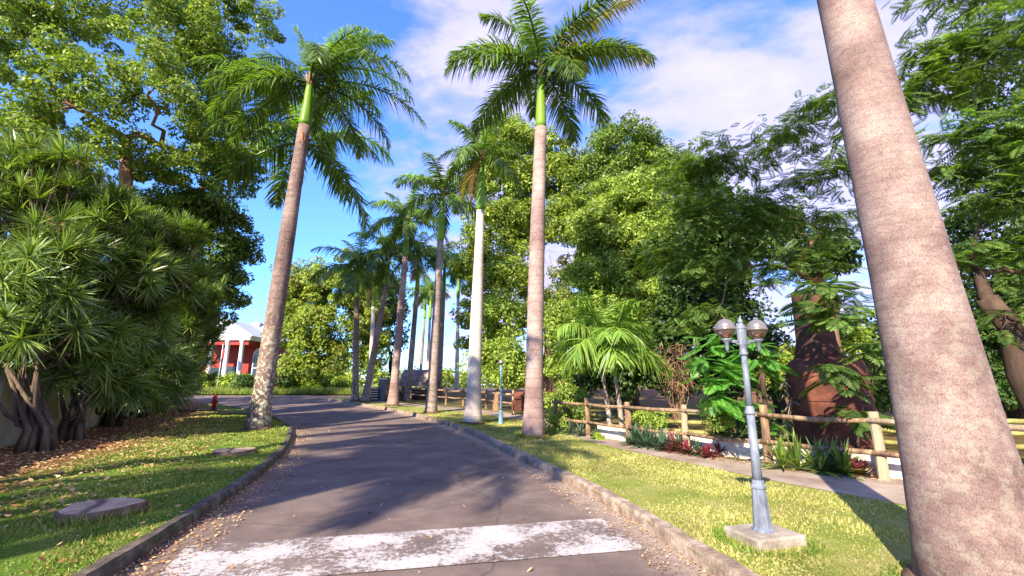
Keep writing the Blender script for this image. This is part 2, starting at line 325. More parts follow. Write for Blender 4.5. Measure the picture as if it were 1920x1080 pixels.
def asphalt_nodes(nt, t):
    n1 = N(nt, 'ShaderNodeTexNoise', i_Scale=0.9, i_Detail=9.0, i_Roughness=0.7); L(nt, t.outputs['Object'], n1.inputs['Vector'])
    r1 = ramp(nt, [(0.3, (0.088, 0.062, 0.056)), (0.5, (0.145, 0.106, 0.092)), (0.7, (0.22, 0.168, 0.14))], n1.outputs[0])
    n2 = N(nt, 'ShaderNodeTexNoise', i_Scale=85.0, i_Detail=4.0, i_Roughness=0.8); L(nt, t.outputs['Object'], n2.inputs['Vector'])
    r2 = ramp(nt, [(0.34, g3(0.5)), (0.5, g3(0.95)), (0.62, g3(1.25)), (0.72, g3(2.2))], n2.outputs[0])
    m1 = N(nt, 'ShaderNodeMix', data_type='RGBA', blend_type='MULTIPLY'); m1.inputs[0].default_value = 0.75
    L(nt, r1.outputs[0], m1.inputs[6]); L(nt, r2.outputs[0], m1.inputs[7])
    ck = N(nt, 'ShaderNodeTexVoronoi', feature='DISTANCE_TO_EDGE', i_Scale=0.55); dm = N(nt, 'ShaderNodeMix', data_type='VECTOR'); dm.inputs[0].default_value = 0.22
    L(nt, t.outputs['Object'], dm.inputs[4]); nw = N(nt, 'ShaderNodeTexNoise', i_Scale=2.2, i_Detail=6.0, i_Roughness=0.7); L(nt, t.outputs['Object'], nw.inputs['Vector']); L(nt, nw.outputs['Color'], dm.inputs[5]); L(nt, dm.outputs[1], ck.inputs['Vector'])
    cr_ = ramp(nt, [(0.0, g3(0.45)), (0.008, g3(1.0))], ck.outputs['Distance'])
    m9 = N(nt, 'ShaderNodeMix', data_type='RGBA', blend_type='MULTIPLY'); m9.inputs[0].default_value = 0.7
    L(nt, m1.outputs[2], m9.inputs[6]); L(nt, cr_.outputs[0], m9.inputs[7])
    return m9, n2
m, nt2, b = new_mat('asphalt')
t = N(nt2, 'ShaderNodeTexCoord'); a1, n2 = asphalt_nodes(nt2, t)
s = N(nt2, 'ShaderNodeSeparateXYZ'); L(nt2, t.outputs['UV'], s.inputs[0])       # dirt gathers along both kerbs
e1 = N(nt2, 'ShaderNodeMath', operation='SUBTRACT', i_1=0.5); L(nt2, s.outputs[1], e1.inputs[0])
e2 = N(nt2, 'ShaderNodeMath', operation='ABSOLUTE'); L(nt2, e1.outputs[0], e2.inputs[0])
nd = N(nt2, 'ShaderNodeTexNoise', i_Scale=3.0, i_Detail=8.0, i_Roughness=0.75); L(nt2, t.outputs['Object'], nd.inputs['Vector'])
e3 = N(nt2, 'ShaderNodeMath', operation='MULTIPLY_ADD'); e3.inputs[1].default_value = 0.25; L(nt2, nd.outputs[0], e3.inputs[0]); L(nt2, e2.outputs[0], e3.inputs[2])
er = ramp(nt2, [(0.53, g3(0)), (0.62, g3(0.85))], e3.outputs[0])
mx = N(nt2, 'ShaderNodeMix', data_type='RGBA'); L(nt2, er.outputs[0], mx.inputs[0]); L(nt2, a1.outputs[2], mx.inputs[6]); mx.inputs[7].default_value = (0.21, 0.145, 0.11, 1)
e4 = N(nt2, 'ShaderNodeMath', operation='MULTIPLY_ADD'); e4.inputs[1].default_value = 0.22; L(nt2, nd.outputs[0], e4.inputs[0]); L(nt2, s.outputs[1], e4.inputs[2])
gm = N(nt2, 'ShaderNodeMapRange'); gm.inputs[1].default_value = 1.03; gm.inputs[2].default_value = 1.09; L(nt2, e4.outputs[0], gm.inputs[0])
gc = ramp(nt2, [(0.4, (0.17, 0.125, 0.10)), (0.6, (0.42, 0.33, 0.27))], n2.outputs[0]); m7 = N(nt2, 'ShaderNodeMix', data_type='RGBA'); L(nt2, gm.outputs[0], m7.inputs[0]); L(nt2, mx.outputs[2], m7.inputs[6]); L(nt2, gc.outputs[0], m7.inputs[7]); mx = m7
L(nt2, mx.outputs[2], b.inputs['Base Color']); b.inputs['Roughness'].default_value = 0.82; b.inputs['Specular IOR Level'].default_value = 0.3
bp = N(nt2, 'ShaderNodeBump', i_Strength=0.5, i_Distance=0.01); L(nt2, n2.outputs[0], bp.inputs['Height']); L(nt2, bp.outputs[0], b.inputs['Normal'])
M['asphalt'] = m
m, nt2, b = new_mat('worn_road_paint')
t = N(nt2, 'ShaderNodeTexCoord'); a1, n2 = asphalt_nodes(nt2, t)
v1 = N(nt2, 'ShaderNodeTexNoise', i_Scale=1.6, i_Detail=3.0); L(nt2, t.outputs['Object'], v1.inputs['Vector'])
v2 = N(nt2, 'ShaderNodeTexNoise', i_Scale=16.0, i_Detail=8.0, i_Roughness=0.75); L(nt2, t.outputs['Object'], v2.inputs['Vector'])
ma = N(nt2, 'ShaderNodeMath', operation='MULTIPLY_ADD'); ma.inputs[1].default_value = 0.75; L(nt2, v1.outputs[0], ma.inputs[0]); L(nt2, v2.outputs[0], ma.inputs[2])
dist = N(nt2, 'ShaderNodeMix', data_type='VECTOR'); dist.inputs[0].default_value = 0.10
L(nt2, t.outputs['Object'], dist.inputs[4]); L(nt2, v2.outputs['Color'], dist.inputs[5])
vo = N(nt2, 'ShaderNodeTexVoronoi', feature='DISTANCE_TO_EDGE', i_Scale=11.0); L(nt2, dist.outputs[1], vo.inputs['Vector'])
vq = N(nt2, 'ShaderNodeMath', operation='MULTIPLY_ADD'); vq.inputs[1].default_value = -.22; L(nt2, v1.outputs[0], vq.inputs[0]); vq.inputs[2].default_value = .11
vw = N(nt2, 'ShaderNodeMath', operation='ADD'); L(nt2, vq.outputs[0], vw.inputs[0]); L(nt2, vo.outputs['Distance'], vw.inputs[1])
vr = ramp(nt2, [(0.0, g3(0)), (0.05, g3(1))], vw.outputs[0])
pr = ramp(nt2, [(0.85, g3(1)), (0.92, g3(0))], ma.outputs[0])
mk = N(nt2, 'ShaderNodeMath', operation='MULTIPLY', use_clamp=True); L(nt2, vr.outputs[0], mk.inputs[0]); L(nt2, pr.outputs[0], mk.inputs[1])
mx = N(nt2, 'ShaderNodeMix', data_type='RGBA'); L(nt2, mk.outputs[0], mx.inputs[0]); L(nt2, a1.outputs[2], mx.inputs[6])
pc = ramp(nt2, [(0.3, (0.26, 0.24, 0.24)), (0.6, (0.50, 0.47, 0.46))], v2.outputs[0]); L(nt2, pc.outputs[0], mx.inputs[7])
L(nt2, mx.outputs[2], b.inputs['Base Color']); b.inputs['Roughness'].default_value = 0.8
M['paint'] = m

# ------------------------------------------------------------------ ground, road, kerbs, lawns
def resample(pts, n):
    pts = np.array([(p[0], p[1]) for p in pts]); d = np.r_[0, np.cumsum(np.hypot(*np.diff(pts, axis=0).T))]
    # smooth by Catmull-like cubic through cumulative length
    t = np.linspace(0, d[-1], n)
    x = np.interp(t, d, pts[:, 0]); y = np.interp(t, d, pts[:, 1])
    k = max(1, n // 60)
    for _ in range(3 * k):
        x[1:-1] = (x[:-2] + 2 * x[1:-1] + x[2:]) / 4; y[1:-1] = (y[:-2] + 2 * y[1:-1] + y[2:]) / 4
    return np.c_[x, y]
def sheet(name, A, B, off, mat, nv=8, bumpy=0.0, seed=0):
    n = len(A); rnd = random.Random(seed); vs = []; uv = []
    for i in range(n):
        for j in range(nv + 1):
            v = j / nv; p = A[i] * (1 - v) + B[i] * v
            z = g(p[1]) + off + (bumpy * (math.sin(p[0] * 1.7 + seed) * math.cos(p[1] * 1.3) * 0.5 + rnd.uniform(-.3, .3)) if 0 < j < nv else 0)
            vs.append((p[0], p[1], z)); uv.append((i / (n - 1), v))
    fs = [(i * (nv + 1) + j, i * (nv + 1) + j + 1, (i + 1) * (nv + 1) + j + 1, (i + 1) * (nv + 1) + j) for i in range(n - 1) for j in range(nv)]
    me = bpy.data.meshes.new(name); me.from_pydata(vs, [], fs); me.update()
    ul = me.uv_layers.new(name='uv')
    for lp in me.loops: ul.data[lp.index].uv = uv[lp.vertex_index]
    me.polygons.foreach_set('use_smooth', [True] * len(fs))
    if me.polygons and me.polygons[0].normal.z < 0: me.flip_normals()
    return tag(link(name, me, mat), kind='structure')
NS = 90
kr_px = [(1345, 1084), (1262, 1027), (1180, 972), (1060, 905), (960, 855), (900, 822), (830, 795), (760, 776), (700, 764), (640, 755), (605, 750)]
kl_px = [(212, 1084), (330, 1006), (430, 938), (500, 885), (538, 846), (549, 820), (545, 803), (520, 788), (480, 774), (420, 763), (350, 757)]
kr = [Vector((2.6, -6, 0)), Vector((2.15, 0, 0))] + [gp(*p) for p in kr_px]
kl = [Vector((-2.3, -6, 0)), Vector((-2.6, 0, 0))] + [gp(*p) for p in kl_px]
KR, KL = resample(kr, NS), resample(kl, NS)
pin = [Vector((8, -6, 0)), Vector((5.6, 2, 0))] + [gp(*p) for p in [(1830, 985), (1700, 963), (1450, 915), (1290, 878), (1130, 843), (1060, 820), (990, 795), (905, 780), (830, 771), (730, 760), (650, 750)]]
PIN = resample(pin, NS)
pou = [Vector((9.5, -6, 0)), Vector((7.2, 2, 0))] + [gp(*p) for p in [(1900, 925), (1700, 905), (1450, 885), (1290, 858), (1130, 828), (1080, 806), (1040, 789), (925, 774), (840, 766), (740, 757), (660, 748)]]
POU = resample(pou, NS)
WALL = [(-6.0, -3.0), (-9.4, 5.2), (-12.4, 11.4), (-17.4, 21.2), (-26.5, 38.0)]
WL = resample([Vector((*p, 0)) for p in WALL], NS)
FARR = resample([Vector((60, -6, 0)), Vector((60, 20, 0)), Vector((48, 60, 0)), Vector((10, 70, 0))], NS)

# base sheet reaching the horizon
xs = [-1500, -400, -120, -60, -30, -15, 0, 15, 30, 60, 120, 400, 1500]; ys = [-1500, -300, -60, -10, 0, 10] + list(range(14, 60, 3)) + [70, 90, 120, 200, 500, 1500]
vs_ = [(x, y, g(y) - 0.03) for y in ys for x in xs]; nx = len(xs)
me = bpy.data.meshes.new('ground'); me.from_pydata(vs_, [], [(j * nx + i, j * nx + i + 1, (j + 1) * nx + i + 1, (j + 1) * nx + i) for j in range(len(ys) - 1) for i in range(nx - 1)])
tag(link('ground', me, M['earth']), kind='structure')

# road: main ribbon, then the stretch that crosses to the left beyond the bend
sheet('road', KL, KR, 0.0, M['asphalt'], 14, 0.004)
far_edge = [gp(x, 741) for x in (300, 380, 460, 540, 600, 640, 700)]
ra = resample([Vector((-60, 34, 0)), gp(350, 757), gp(480, 762), gp(605, 751), gp(660, 747)], 30)
rb = resample([Vector((-62, 47, 0)), gp(350, 741.5), gp(460, 741.5), gp(560, 741.5), gp(690, 742)], 30)
o = sheet('road', ra, rb, -0.006, M['asphalt'], 6)
sheet('lawn', KR, PIN, LAWN, M['lawn_right'], 10, 0.03, 1)
sheet('footpath', PIN, POU, LAWN + 0.004, M['path'], 5, 0.008, 2)
sheet('garden_ground', POU, FARR, LAWN - 0.004, M['garden'], 24, 0.04, 3)
sheet('lawn', KL, WL, LAWN, M['lawn_left'], 12, 0.022, 4)
va = resample([Vector((p[0], p[1] + .15, 0)) for p in rb], 30); vb = va + np.array([0, 30.0])
sheet('verge', va, vb, LAWN, M['verge'], 16, 0.05, 5)

def kerb(name, line, side, w, h, mat, seed, rough):
    rnd = random.Random(seed); mb = MB()
    d = np.r_[0, np.cumsum(np.hypot(*np.diff(line, axis=0).T))]; tot = d[-1]; t = 0.0
    while t < tot - 0.3:
        ln = rnd.uniform(0.75, 1.05); a = t + 0.012; b_ = min(t + ln, tot)
        k = 4; ring = []
        dz, dw = rnd.uniform(-rough, rough), rnd.uniform(-rough, rough)
        for i in range(k + 1):
            s_ = a + (b_ - a) * i / k
            x = np.interp(s_, d, line[:, 0]); y = np.interp(s_, d, line[:, 1])
            x2 = np.interp(min(s_ + .1, tot), d, line[:, 0]); y2 = np.interp(min(s_ + .1, tot), d, line[:, 1])
            x1 = np.interp(max(s_ - .1, 0), d, line[:, 0]); y1 = np.interp(max(s_ - .1, 0), d, line[:, 1])
            tx, ty = x2 - x1, y2 - y1; q = math.hypot(tx, ty) or 1; nx_, ny_ = ty / q * side, -tx / q * side
            z = g(y); e = lambda: rnd.uniform(-rough, rough)
            sec = [(-0.01 + dw + e() * .5, -0.05), (-0.0 + dw + e(), h * 0.6), (0.025 + dw + e(), h + dz + e() * .6), (w - .02, h + dz + e() * .6), (w, h * .7), (w, -0.05)]
            ring.append([(x + nx_ * o_, y + ny_ * o_, z + zz_) for o_, zz_ in sec])
        m6 = 6; vs = [p for r_ in ring for p in r_]
        fs = [(i * m6 + j, i * m6 + j + 1, (i + 1) * m6 + j + 1, (i + 1) * m6 + j) for i in range(k) for j in range(m6 - 1)] + [tuple(range(m6)), tuple(range(k * m6, (k + 1) * m6))]
        mb.add(vs, fs); t += ln
    return tag(mb.build(name, mat), kind='structure')
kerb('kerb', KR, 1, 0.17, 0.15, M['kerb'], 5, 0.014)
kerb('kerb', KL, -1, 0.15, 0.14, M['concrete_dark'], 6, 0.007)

# worn white band across the road
A = resample([gp(262, 1100), gp(352, 1030)], 4)
c = [gp(240, 1110), gp(350, 1026), gp(1128, 974), gp(1215, 1032)]
NB = 30; mA = np.array([[c[1].x + (c[2].x - c[1].x) * i / NB, c[1].y + (c[2].y - c[1].y) * i / NB] for i in range(NB + 1)])
mB = np.array([[c[0].x + .12 + (c[3].x - c[0].x - .12) * i / NB, c[0].y + (c[3].y - c[0].y) * i / NB] for i in range(NB + 1)])
sheet('road_marking', mA, mB, 0.009, M['paint'], 6)

# ------------------------------------------------------------------ grass blades and fallen leaves
rs = np.random.RandomState(11)
def field(A, B, n, ymax, vpow=1.0, vlim=(0.02, 0.98), near=1.0):
    out = []; need = n
    while need > 0:
        u = rs.rand(n * 2) ** 1.0 * (len(A) - 1.001); v = vlim[0] + (vlim[1] - vlim[0]) * rs.rand(n * 2) ** vpow
        i = u.astype(int); f = (u - i)[:, None]
        a = A[i] * (1 - f) + A[i + 1] * f; b_ = B[i] * (1 - f) + B[i + 1] * f
        p = a * (1 - v[:, None]) + b_ * v[:, None]
        w = np.hypot(b_[:, 0] - a[:, 0], b_[:, 1] - a[:, 1]); w = w / w.max()
        dist = np.hypot(p[:, 0], p[:, 1]) + .5
        keep = (rs.rand(len(u)) < w * np.minimum(1, (3.5 / dist) ** near)) & (p[:, 1] < ymax) & (p[:, 1] > 1.0)
        q = np.c_[p[keep], v[keep]]; out.append(q); need -= len(q)
        if len(out) > 60: break
    return np.concatenate(out)[:n]
def blades(name, pts, mat, h, label):
    n = len(pts); z = np.array([g(y) for y in pts[:, 1]]) + LAWN - 0.005
    base = np.c_[pts[:, :2], z]; dist = np.hypot(pts[:, 0], pts[:, 1])
    a = rs.rand(n) * 6.283; wd = (0.0035 + 0.0012 * dist)[:, None] * (0.7 + .6 * rs.rand(n, 1))
    x_, y_ = pts[:, 0], pts[:, 1]
    pat = np.sin(x_ * 2.1 + 1.3 * np.sin(y_ * 1.1)) + np.sin(y_ * 2.9 + 2 * np.sin(x_ * 1.7)) + .7 * np.sin(x_ * 6.1 + y_ * 4.3)
    hh = h * (0.35 + rs.rand(n, 1) ** 1.5 * 1.3) * (1 + 0.02 * dist[:, None]) * np.clip(.75 + .35 * pat, .55, 1.8)[:, None]
    s_ = np.c_[np.cos(a), np.sin(a), np.zeros(n)]; lean = rs.randn(n, 3) * 0.55; lean[:, 2] = 1; lean = nrm(lean)
    q = np.stack([base - s_ * wd, base + s_ * wd, base + lean * hh], 1)
    me = quads_mesh(name, q, mat)
    return tag(link(name, me), label, 'grass', kind='stuff')
blades('grass', field(KR, PIN, 130000, 26, near=1.15), M['blade'], 0.032, 'sunlit yellow green mown grass between the right kerb and the footpath')
lp = field(KL, WL, 130000, 24, vpow=1.25, near=1.1)
msk = (lp[:, 2] + 0.12 * np.sin(lp[:, 0] * 1.3) * np.cos(lp[:, 1] * .9) + 0.10 * rs.randn(len(lp))) < 0.56
blades('grass', lp[msk], M['blade_green'], 0.036, 'green mown grass beside the left kerb of the drive')
def litter(name, p2, off, size, mat, label):
    n = len(p2); z = np.array([g(y) for y in p2[:, 1]]) + off
    c_ = np.c_[p2[:, :2], z + 0.004 + 0.012 * rs.rand(n)]
    a = rs.rand(n) * 6.283; l = (size * (0.5 + rs.rand(n)))[:, None]; w = l * (0.35 + .3 * rs.rand(n, 1))
    d = np.c_[np.cos(a), np.sin(a), rs.randn(n) * .25]; s_ = np.c_[-np.sin(a), np.cos(a), rs.randn(n) * .3]
    q = np.stack([c_ - d * l * .5, c_ + s_ * w * .5 + [0, 0, .004], c_ + d * l * .5 + [0, 0, .006], c_ - s_ * w * .5], 1)
    return tag(link(name, quads_mesh(name, q, mat)), label, 'leaves', kind='stuff')
pl = field(KL, WL, 14000, 34, vlim=(0.25, 0.99), vpow=0.7, near=.5)
litter('fallen_leaves', pl, LAWN + .02, 0.075, M['litter'], 'brown fallen leaves and litter under the shrubs along the left wall')
pg = np.concatenate([field(KL, KR, 8000, 30, vlim=(0.0, 0.11), vpow=2.1, near=.8), ])
litter('fallen_leaves', pg, .006, 0.032, M['litter'], 'brown fallen leaves gathered in the gutter of the left kerb')
pg2 = field(KR, KL, 5000, 30, vlim=(0.0, 0.09), vpow=1.6, near=.8)
litter('fallen_leaves', pg2, .006, 0.026, M['litter'], 'small dry leaves and grit gathered along the foot of the right kerb')
litter('fallen_leaves', field(KL, KR, 260, 25, vlim=(0.05, .95), near=.8), .006, 0.045, M['litter'], 'few dry leaves scattered over the dark drive')
litter('fallen_leaves', field(KL, WL, 900, 20, vlim=(0.02, .5), near=.6), LAWN + .045, 0.055, M['litter'], 'scattered pale dry leaves lying on the left lawn')
pb = field(PIN, POU, 2500, 20, vlim=(0.6, 1.25), near=.6)
litter('fallen_leaves', pb, LAWN + .012, 0.05, M['litter'], 'reddish brown leaf litter between the footpath and the rail fence')

# ------------------------------------------------------------------ leaves in numbers
def frames(nv, rng, dirv=None, spread=1.0):
    """unit normal n -> random in-plane axes"""
    r_ = rng.randn(*nv.shape) if dirv is None else dirv + rng.randn(*nv.shape) * spread
    d = nrm(r_ - nv * np.sum(r_ * nv, 1, keepdims=True)); return d, np.cross(nv, d)
def leaf_clumps(centers, rad, n, size, rng, aspect=0.55, up=0.5, flat=0.75, shell=0.5):
    c_ = np.repeat(centers, n, 0); R = np.repeat(rad, n)[:, None]
    dv_ = nrm(rng.randn(len(c_), 3)); rr = (shell + (1 - shell) * rng.rand(len(c_), 1)) ** 0.6
    p = c_ + dv_ * R * rr * np.array([1, 1, flat])
    nv = nrm(dv_ * 0.7 + np.array([0, 0, up]) + rng.randn(len(c_), 3) * 0.45)
    d, s_ = frames(nv, rng, dv_ + np.array([0, 0, -0.4]), 0.6)
    l = size * (0.6 + 0.8 * rng.rand(len(c_), 1)); w = l * aspect
    return np.stack([p - d * l * .5, p + s_ * w * .5 - nv * l * .06, p + d * l * .5 - nv * l * .10, p - s_ * w * .5 - nv * l * .06], 1)
def spray_template(np_, ln, pw, pl_):
    q = []
    for i in range(np_):
        t = (i + 0.8) / np_; x = t * ln; l = pl_ * math.sin(math.pi * (0.18 + 0.78 * t)) ** 0.7
        for s_ in (-1, 1):
            dx, dy = 0.42, 0.9 * s_; wx = pw
            q.append([[x - wx * .5, 0, 0], [x + dx * l * .45 - wx * .6, dy * l * .5, -0.02 * l], [x + dx * l, dy * l, -.12 * l], [x + dx * l * .5 + wx * .55, dy * l * .5, -.02 * l]])
    q.append([[0, -.003, 0], [ln, -.001, 0], [ln, .001, 0], [0, .003, 0]])
    t_ = np.array(q); t_[..., 2] -= 0.22 * (t_[..., 0] ** 2) / ln     # the leaf droops towards its tip
    return t_
def place_template(t_, pos, d, s_, n, sc):
    k = t_.shape[0]; q = (pos[:, None, None, :] + sc[:, None, None, None] * (t_[None, ..., 0:1] * d[:, None, None, :] + t_[None, ..., 1:2] * s_[:, None, None, :] + t_[None, ..., 2:3] * n[:, None, None, :]))
    return q.reshape(-1, 4, 3)
def sprays(centers, rad, n, tmpl, scale, rng, flat=0.45, up=1.3):
    c_ = np.repeat(centers, n, 0); R = np.repeat(rad, n)[:, None]
    dv_ = nrm(rng.randn(len(c_), 3) * np.array([1, 1, .5])); p = c_ + dv_ * R * rng.rand(len(c_), 1) * np.array([1, 1, flat])
    nv = nrm(np.array([0, 0, up]) + rng.randn(len(c_), 3) * 0.38 + dv_ * .25)
    d, s_ = frames(nv, rng, dv_ + np.array([0, 0, -.15]), 0.3)
    return place_template(tmpl, p, d, s_, nv, scale * (0.7 + 0.6 * rng.rand(len(c_))))
def blob_clumps(blobs, rng, n, crad, rmin=0.5):
    vols = np.array([b[1][0] * b[1][1] * b[1][2] for b in blobs]) ** 0.75; k = np.maximum(3, (n * vols / vols.sum()).astype(int)); C_ = []; R_ = []; I_ = []
    for bi, ((c_, r_), kk) in enumerate(zip(blobs, k)):
        dv_ = nrm(rng.randn(kk, 3)); dv_[:, 2] = np.where(dv_[:, 2] < -.7, -dv_[:, 2] * .6, dv_[:, 2])
        rr = (rmin + (1 - rmin) * rng.rand(kk, 1)) * (0.78 + .42 * rng.rand(kk, 1)); f1, f2 = rng.rand(3) * 6.28, rng.rand(3) * 6.28
        rr = rr * (1 + .16 * np.sin(dv_[:, 0:1] * 4.2 + f1[0]) + .14 * np.sin(dv_[:, 2:3] * 5.5 + f1[1]) + .10 * np.sin(dv_[:, 1:2] * 7 + f1[2]))
        C_.append(np.array(c_) + dv_ * rr * np.array(r_) * np.array([1, 1, 1.15])); R_.append(crad * (0.6 + .8 * rng.rand(kk))); I_ += [bi] * kk
    return np.concatenate(C_), np.concatenate(R_), I_
def tree(name, label, cat, base, blobs, nclump, crad, nleaf, lsize, lmat, bmat, seed, tr=0.3, fork=0.35, forks=None, group=None, kind='leaf', rmin=0.5, twig=True, tmpl=None, tscale=1.0, aspect=0.55, extra=None):
    rng = np.random.RandomState(seed); rnd = random.Random(seed)
    base = Vector(base); root = empty(name, base, label, cat, group)
    bl = [(np.array(c_) - np.array(base), r_) for c_, r_ in blobs]
    C_, R_, I_ = blob_clumps(bl, rng, nclump, crad, rmin)
    top = sum((Vector(c_) for c_, _ in bl), Vector()) / len(bl)
    fk = forks if forks is not None else Vector((top.x * fork, top.y * fork, top.z * fork))
    fk = Vector(fk) - (base if forks is not None else Vector())
    mb = MB(); j = lambda a: Vector((rnd.uniform(-a, a), rnd.uniform(-a, a), rnd.uniform(-a, a)))
    mb.tube([Vector((0, 0, -.1)), fk * 0.15 + j(tr * .2), fk * .5 + j(tr * .6), fk * .8 + j(tr * .5), fk], [tr * 1.45, tr * 1.1, tr * .92, tr * .85, tr * .8], 12, jit=.06, rnd=rnd)
    nodes = [(fk, tr * .8)]; left = list(range(len(bl))); seg_pts = []; limbs = {}
    while left:                                              # limbs branch off one another, nearest first
        bi, ni = min(((bi, ni) for bi in left for ni in range(len(nodes))), key=lambda t_: (Vector(bl[t_[0]][0]) - nodes[t_[1]][0]).length + t_[1] * .02)
        s0, r0_ = nodes[ni]; c_ = Vector(bl[bi][0]); dd = c_ - s0; ln = dd.length; ra_ = min(r0_ * .8, tr * .6)
        pts = [s0, s0 + dd * .2 + Vector((0, 0, ln * .07)) + j(ln * .05), s0 + dd * .42 + j(ln * .07) + Vector((0, 0, ln * .05)), s0 + dd * .65 + j(ln * .06), s0 + dd * .85 + j(ln * .05), c_]
        rr_ = [ra_ * f_ for f_ in (1, .85, .72, .6, .45, .32)]; mb.tube(pts, rr_, 8, jit=.06, rnd=rnd)
        nodes += [(pts[2], rr_[2]), (pts[4], rr_[4])]; left.remove(bi); limbs[bi] = list(zip(pts[2:], rr_[2:]))
    if twig:
        done = {k_: list(v_) for k_, v_ in limbs.items()}
        for c_, r_, bi in sorted(zip(C_.tolist(), R_.tolist(), I_), key=lambda t_: (Vector(t_[0]) - Vector(bl[t_[2]][0])).length):
            c_ = Vector(c_); s0, r0_ = min(done[bi], key=lambda p: (p[0] - c_).length); dd = c_ - s0; ln = dd.length; r1_ = min(r0_ * .55, tr * .16 + .008)
            pts = [s0, s0 + dd * .33 + j(ln * .12), s0 + dd * .68 + j(ln * .12) + Vector((0, 0, -.04 * ln)), c_]
            mb.tube(pts, [r1_, r1_ * .8, r1_ * .6, .005], 5, cap=False); done[bi] += [(pts[1], r1_ * .8), (pts[2], r1_ * .6)]
    mb.build('trunk', bmat, root, smooth=True)
    if kind == 'leaf': q = leaf_clumps(C_, R_, nleaf, lsize, rng, aspect)
    else: q = sprays(C_, R_, nleaf, tmpl, tscale, rng)
    link('crown', quads_mesh('crown', q, lmat), None, root)
    if extra:
        for (m_, frac, nm) in extra:
            k = rng.rand(len(C_)) < frac; q = leaf_clumps(C_[k], R_[k] * 1.02, nleaf // 3, lsize, rng, aspect); link(nm, quads_mesh(nm, q, m_), None, root)
    return root
def B(px, py, Y, rx, rz, ry=None):                         # a crown lobe, surveyed
    p = P(px, py, Y); dep = Y * CT + (p.z - H0) * ST; k = dep / F
    return ((p.x, p.y, p.z), (rx * k, (ry if ry else rx * k * .8), rz * k))

# ------------------------------------------------------------------ palms
def frond_mesh(name, Lf, el0, droop, mat, seed, n=100, ll=0.74, lw=0.048, twist=0.0):
    rng = np.random.RandomState(seed); m = 24
    s_ = np.linspace(0, 1, m); el = np.radians(el0 - droop * s_ ** 1.15)
    dx = np.cos(el) * Lf / (m - 1); dz = np.sin(el) * Lf / (m - 1)
    X = np.r_[0, np.cumsum(dx[:-1])]; Z = np.r_[0, np.cumsum(dz[:-1])]; Yd = twist * s_ ** 2 * Lf
    t = np.repeat(np.linspace(0.13, 0.995, n), 2); side = np.tile([-1.0, 1.0], n); t = t + rng.randn(len(t)) * .003
    t = np.clip(t, 0, 1)
    px = np.interp(t, s_, X); pz = np.interp(t, s_, Z); py = np.interp(t, s_, Yd); e = np.interp(t, s_, el)
    T = np.c_[np.cos(e), np.zeros_like(e) + twist * 2 * t, np.sin(e)]; T = nrm(T); S = np.c_[np.zeros_like(e), np.ones_like(e), np.zeros_like(e)]; Nn = np.c_[-np.sin(e), np.zeros_like(e), np.cos(e)]
    a = np.radians(rng.choice([28, 2, -22], len(t)) + rng.randn(len(t)) * 9)
    fwd = 0.35 + 0.75 * t ** 2
    D = nrm(T * fwd[:, None] + S * (side * np.cos(a))[:, None] + Nn * np.sin(a)[:, None])
    l = ll * (np.sin(np.pi * (0.16 + 0.80 * t)) ** 0.6) * (0.85 + .3 * rng.rand(len(t)))
    W = nrm(np.cross(D, Nn + rng.randn(len(t), 3) * .25)); g_ = 0.42 + .3 * rng.rand(len(t))
    p0 = np.c_[px, py, pz]; rows = []
    for tt, ww in ((0, .55), (.3, 1.0), (.65, .75), (1.0, .08)):
        c_ = p0 + D * (l * tt)[:, None]; c_[:, 2] -= l * g_ * tt ** 2
        rows.append(np.stack([c_ - W * lw * .5 * ww, c_ + W * lw * .5 * ww], 1))
    st = np.stack(rows, 1)
    me1 = strips_mesh(name, st, mat)
    # add the rachis as a thin tapered prism
    mb = MB(); pts = [Vector((X[i], Yd[i], Z[i])) for i in range(0, m, 2)] + [Vector((X[-1], Yd[-1], Z[-1]))]; k = len(pts)
    mb.tube(pts, [0.045 * (1 - i / k) ** .8 + .006 for i in range(k)], 5)
    nv, nf = len(me1.vertices), len(me1.polygons)
    vv = np.empty(nv * 3, np.float32); me1.vertices.foreach_get('co', vv); vv = vv.reshape(-1, 3).tolist()
    ff = [tuple(p.vertices) for p in me1.polygons]
    bpy.data.meshes.remove(me1)
    me = bpy.data.meshes.new(name); me.from_pydata(vv + mb.v, [], ff + [tuple(i + nv for i in f) for f in mb.f]); me.materials.append(mat); me.update()
    return me
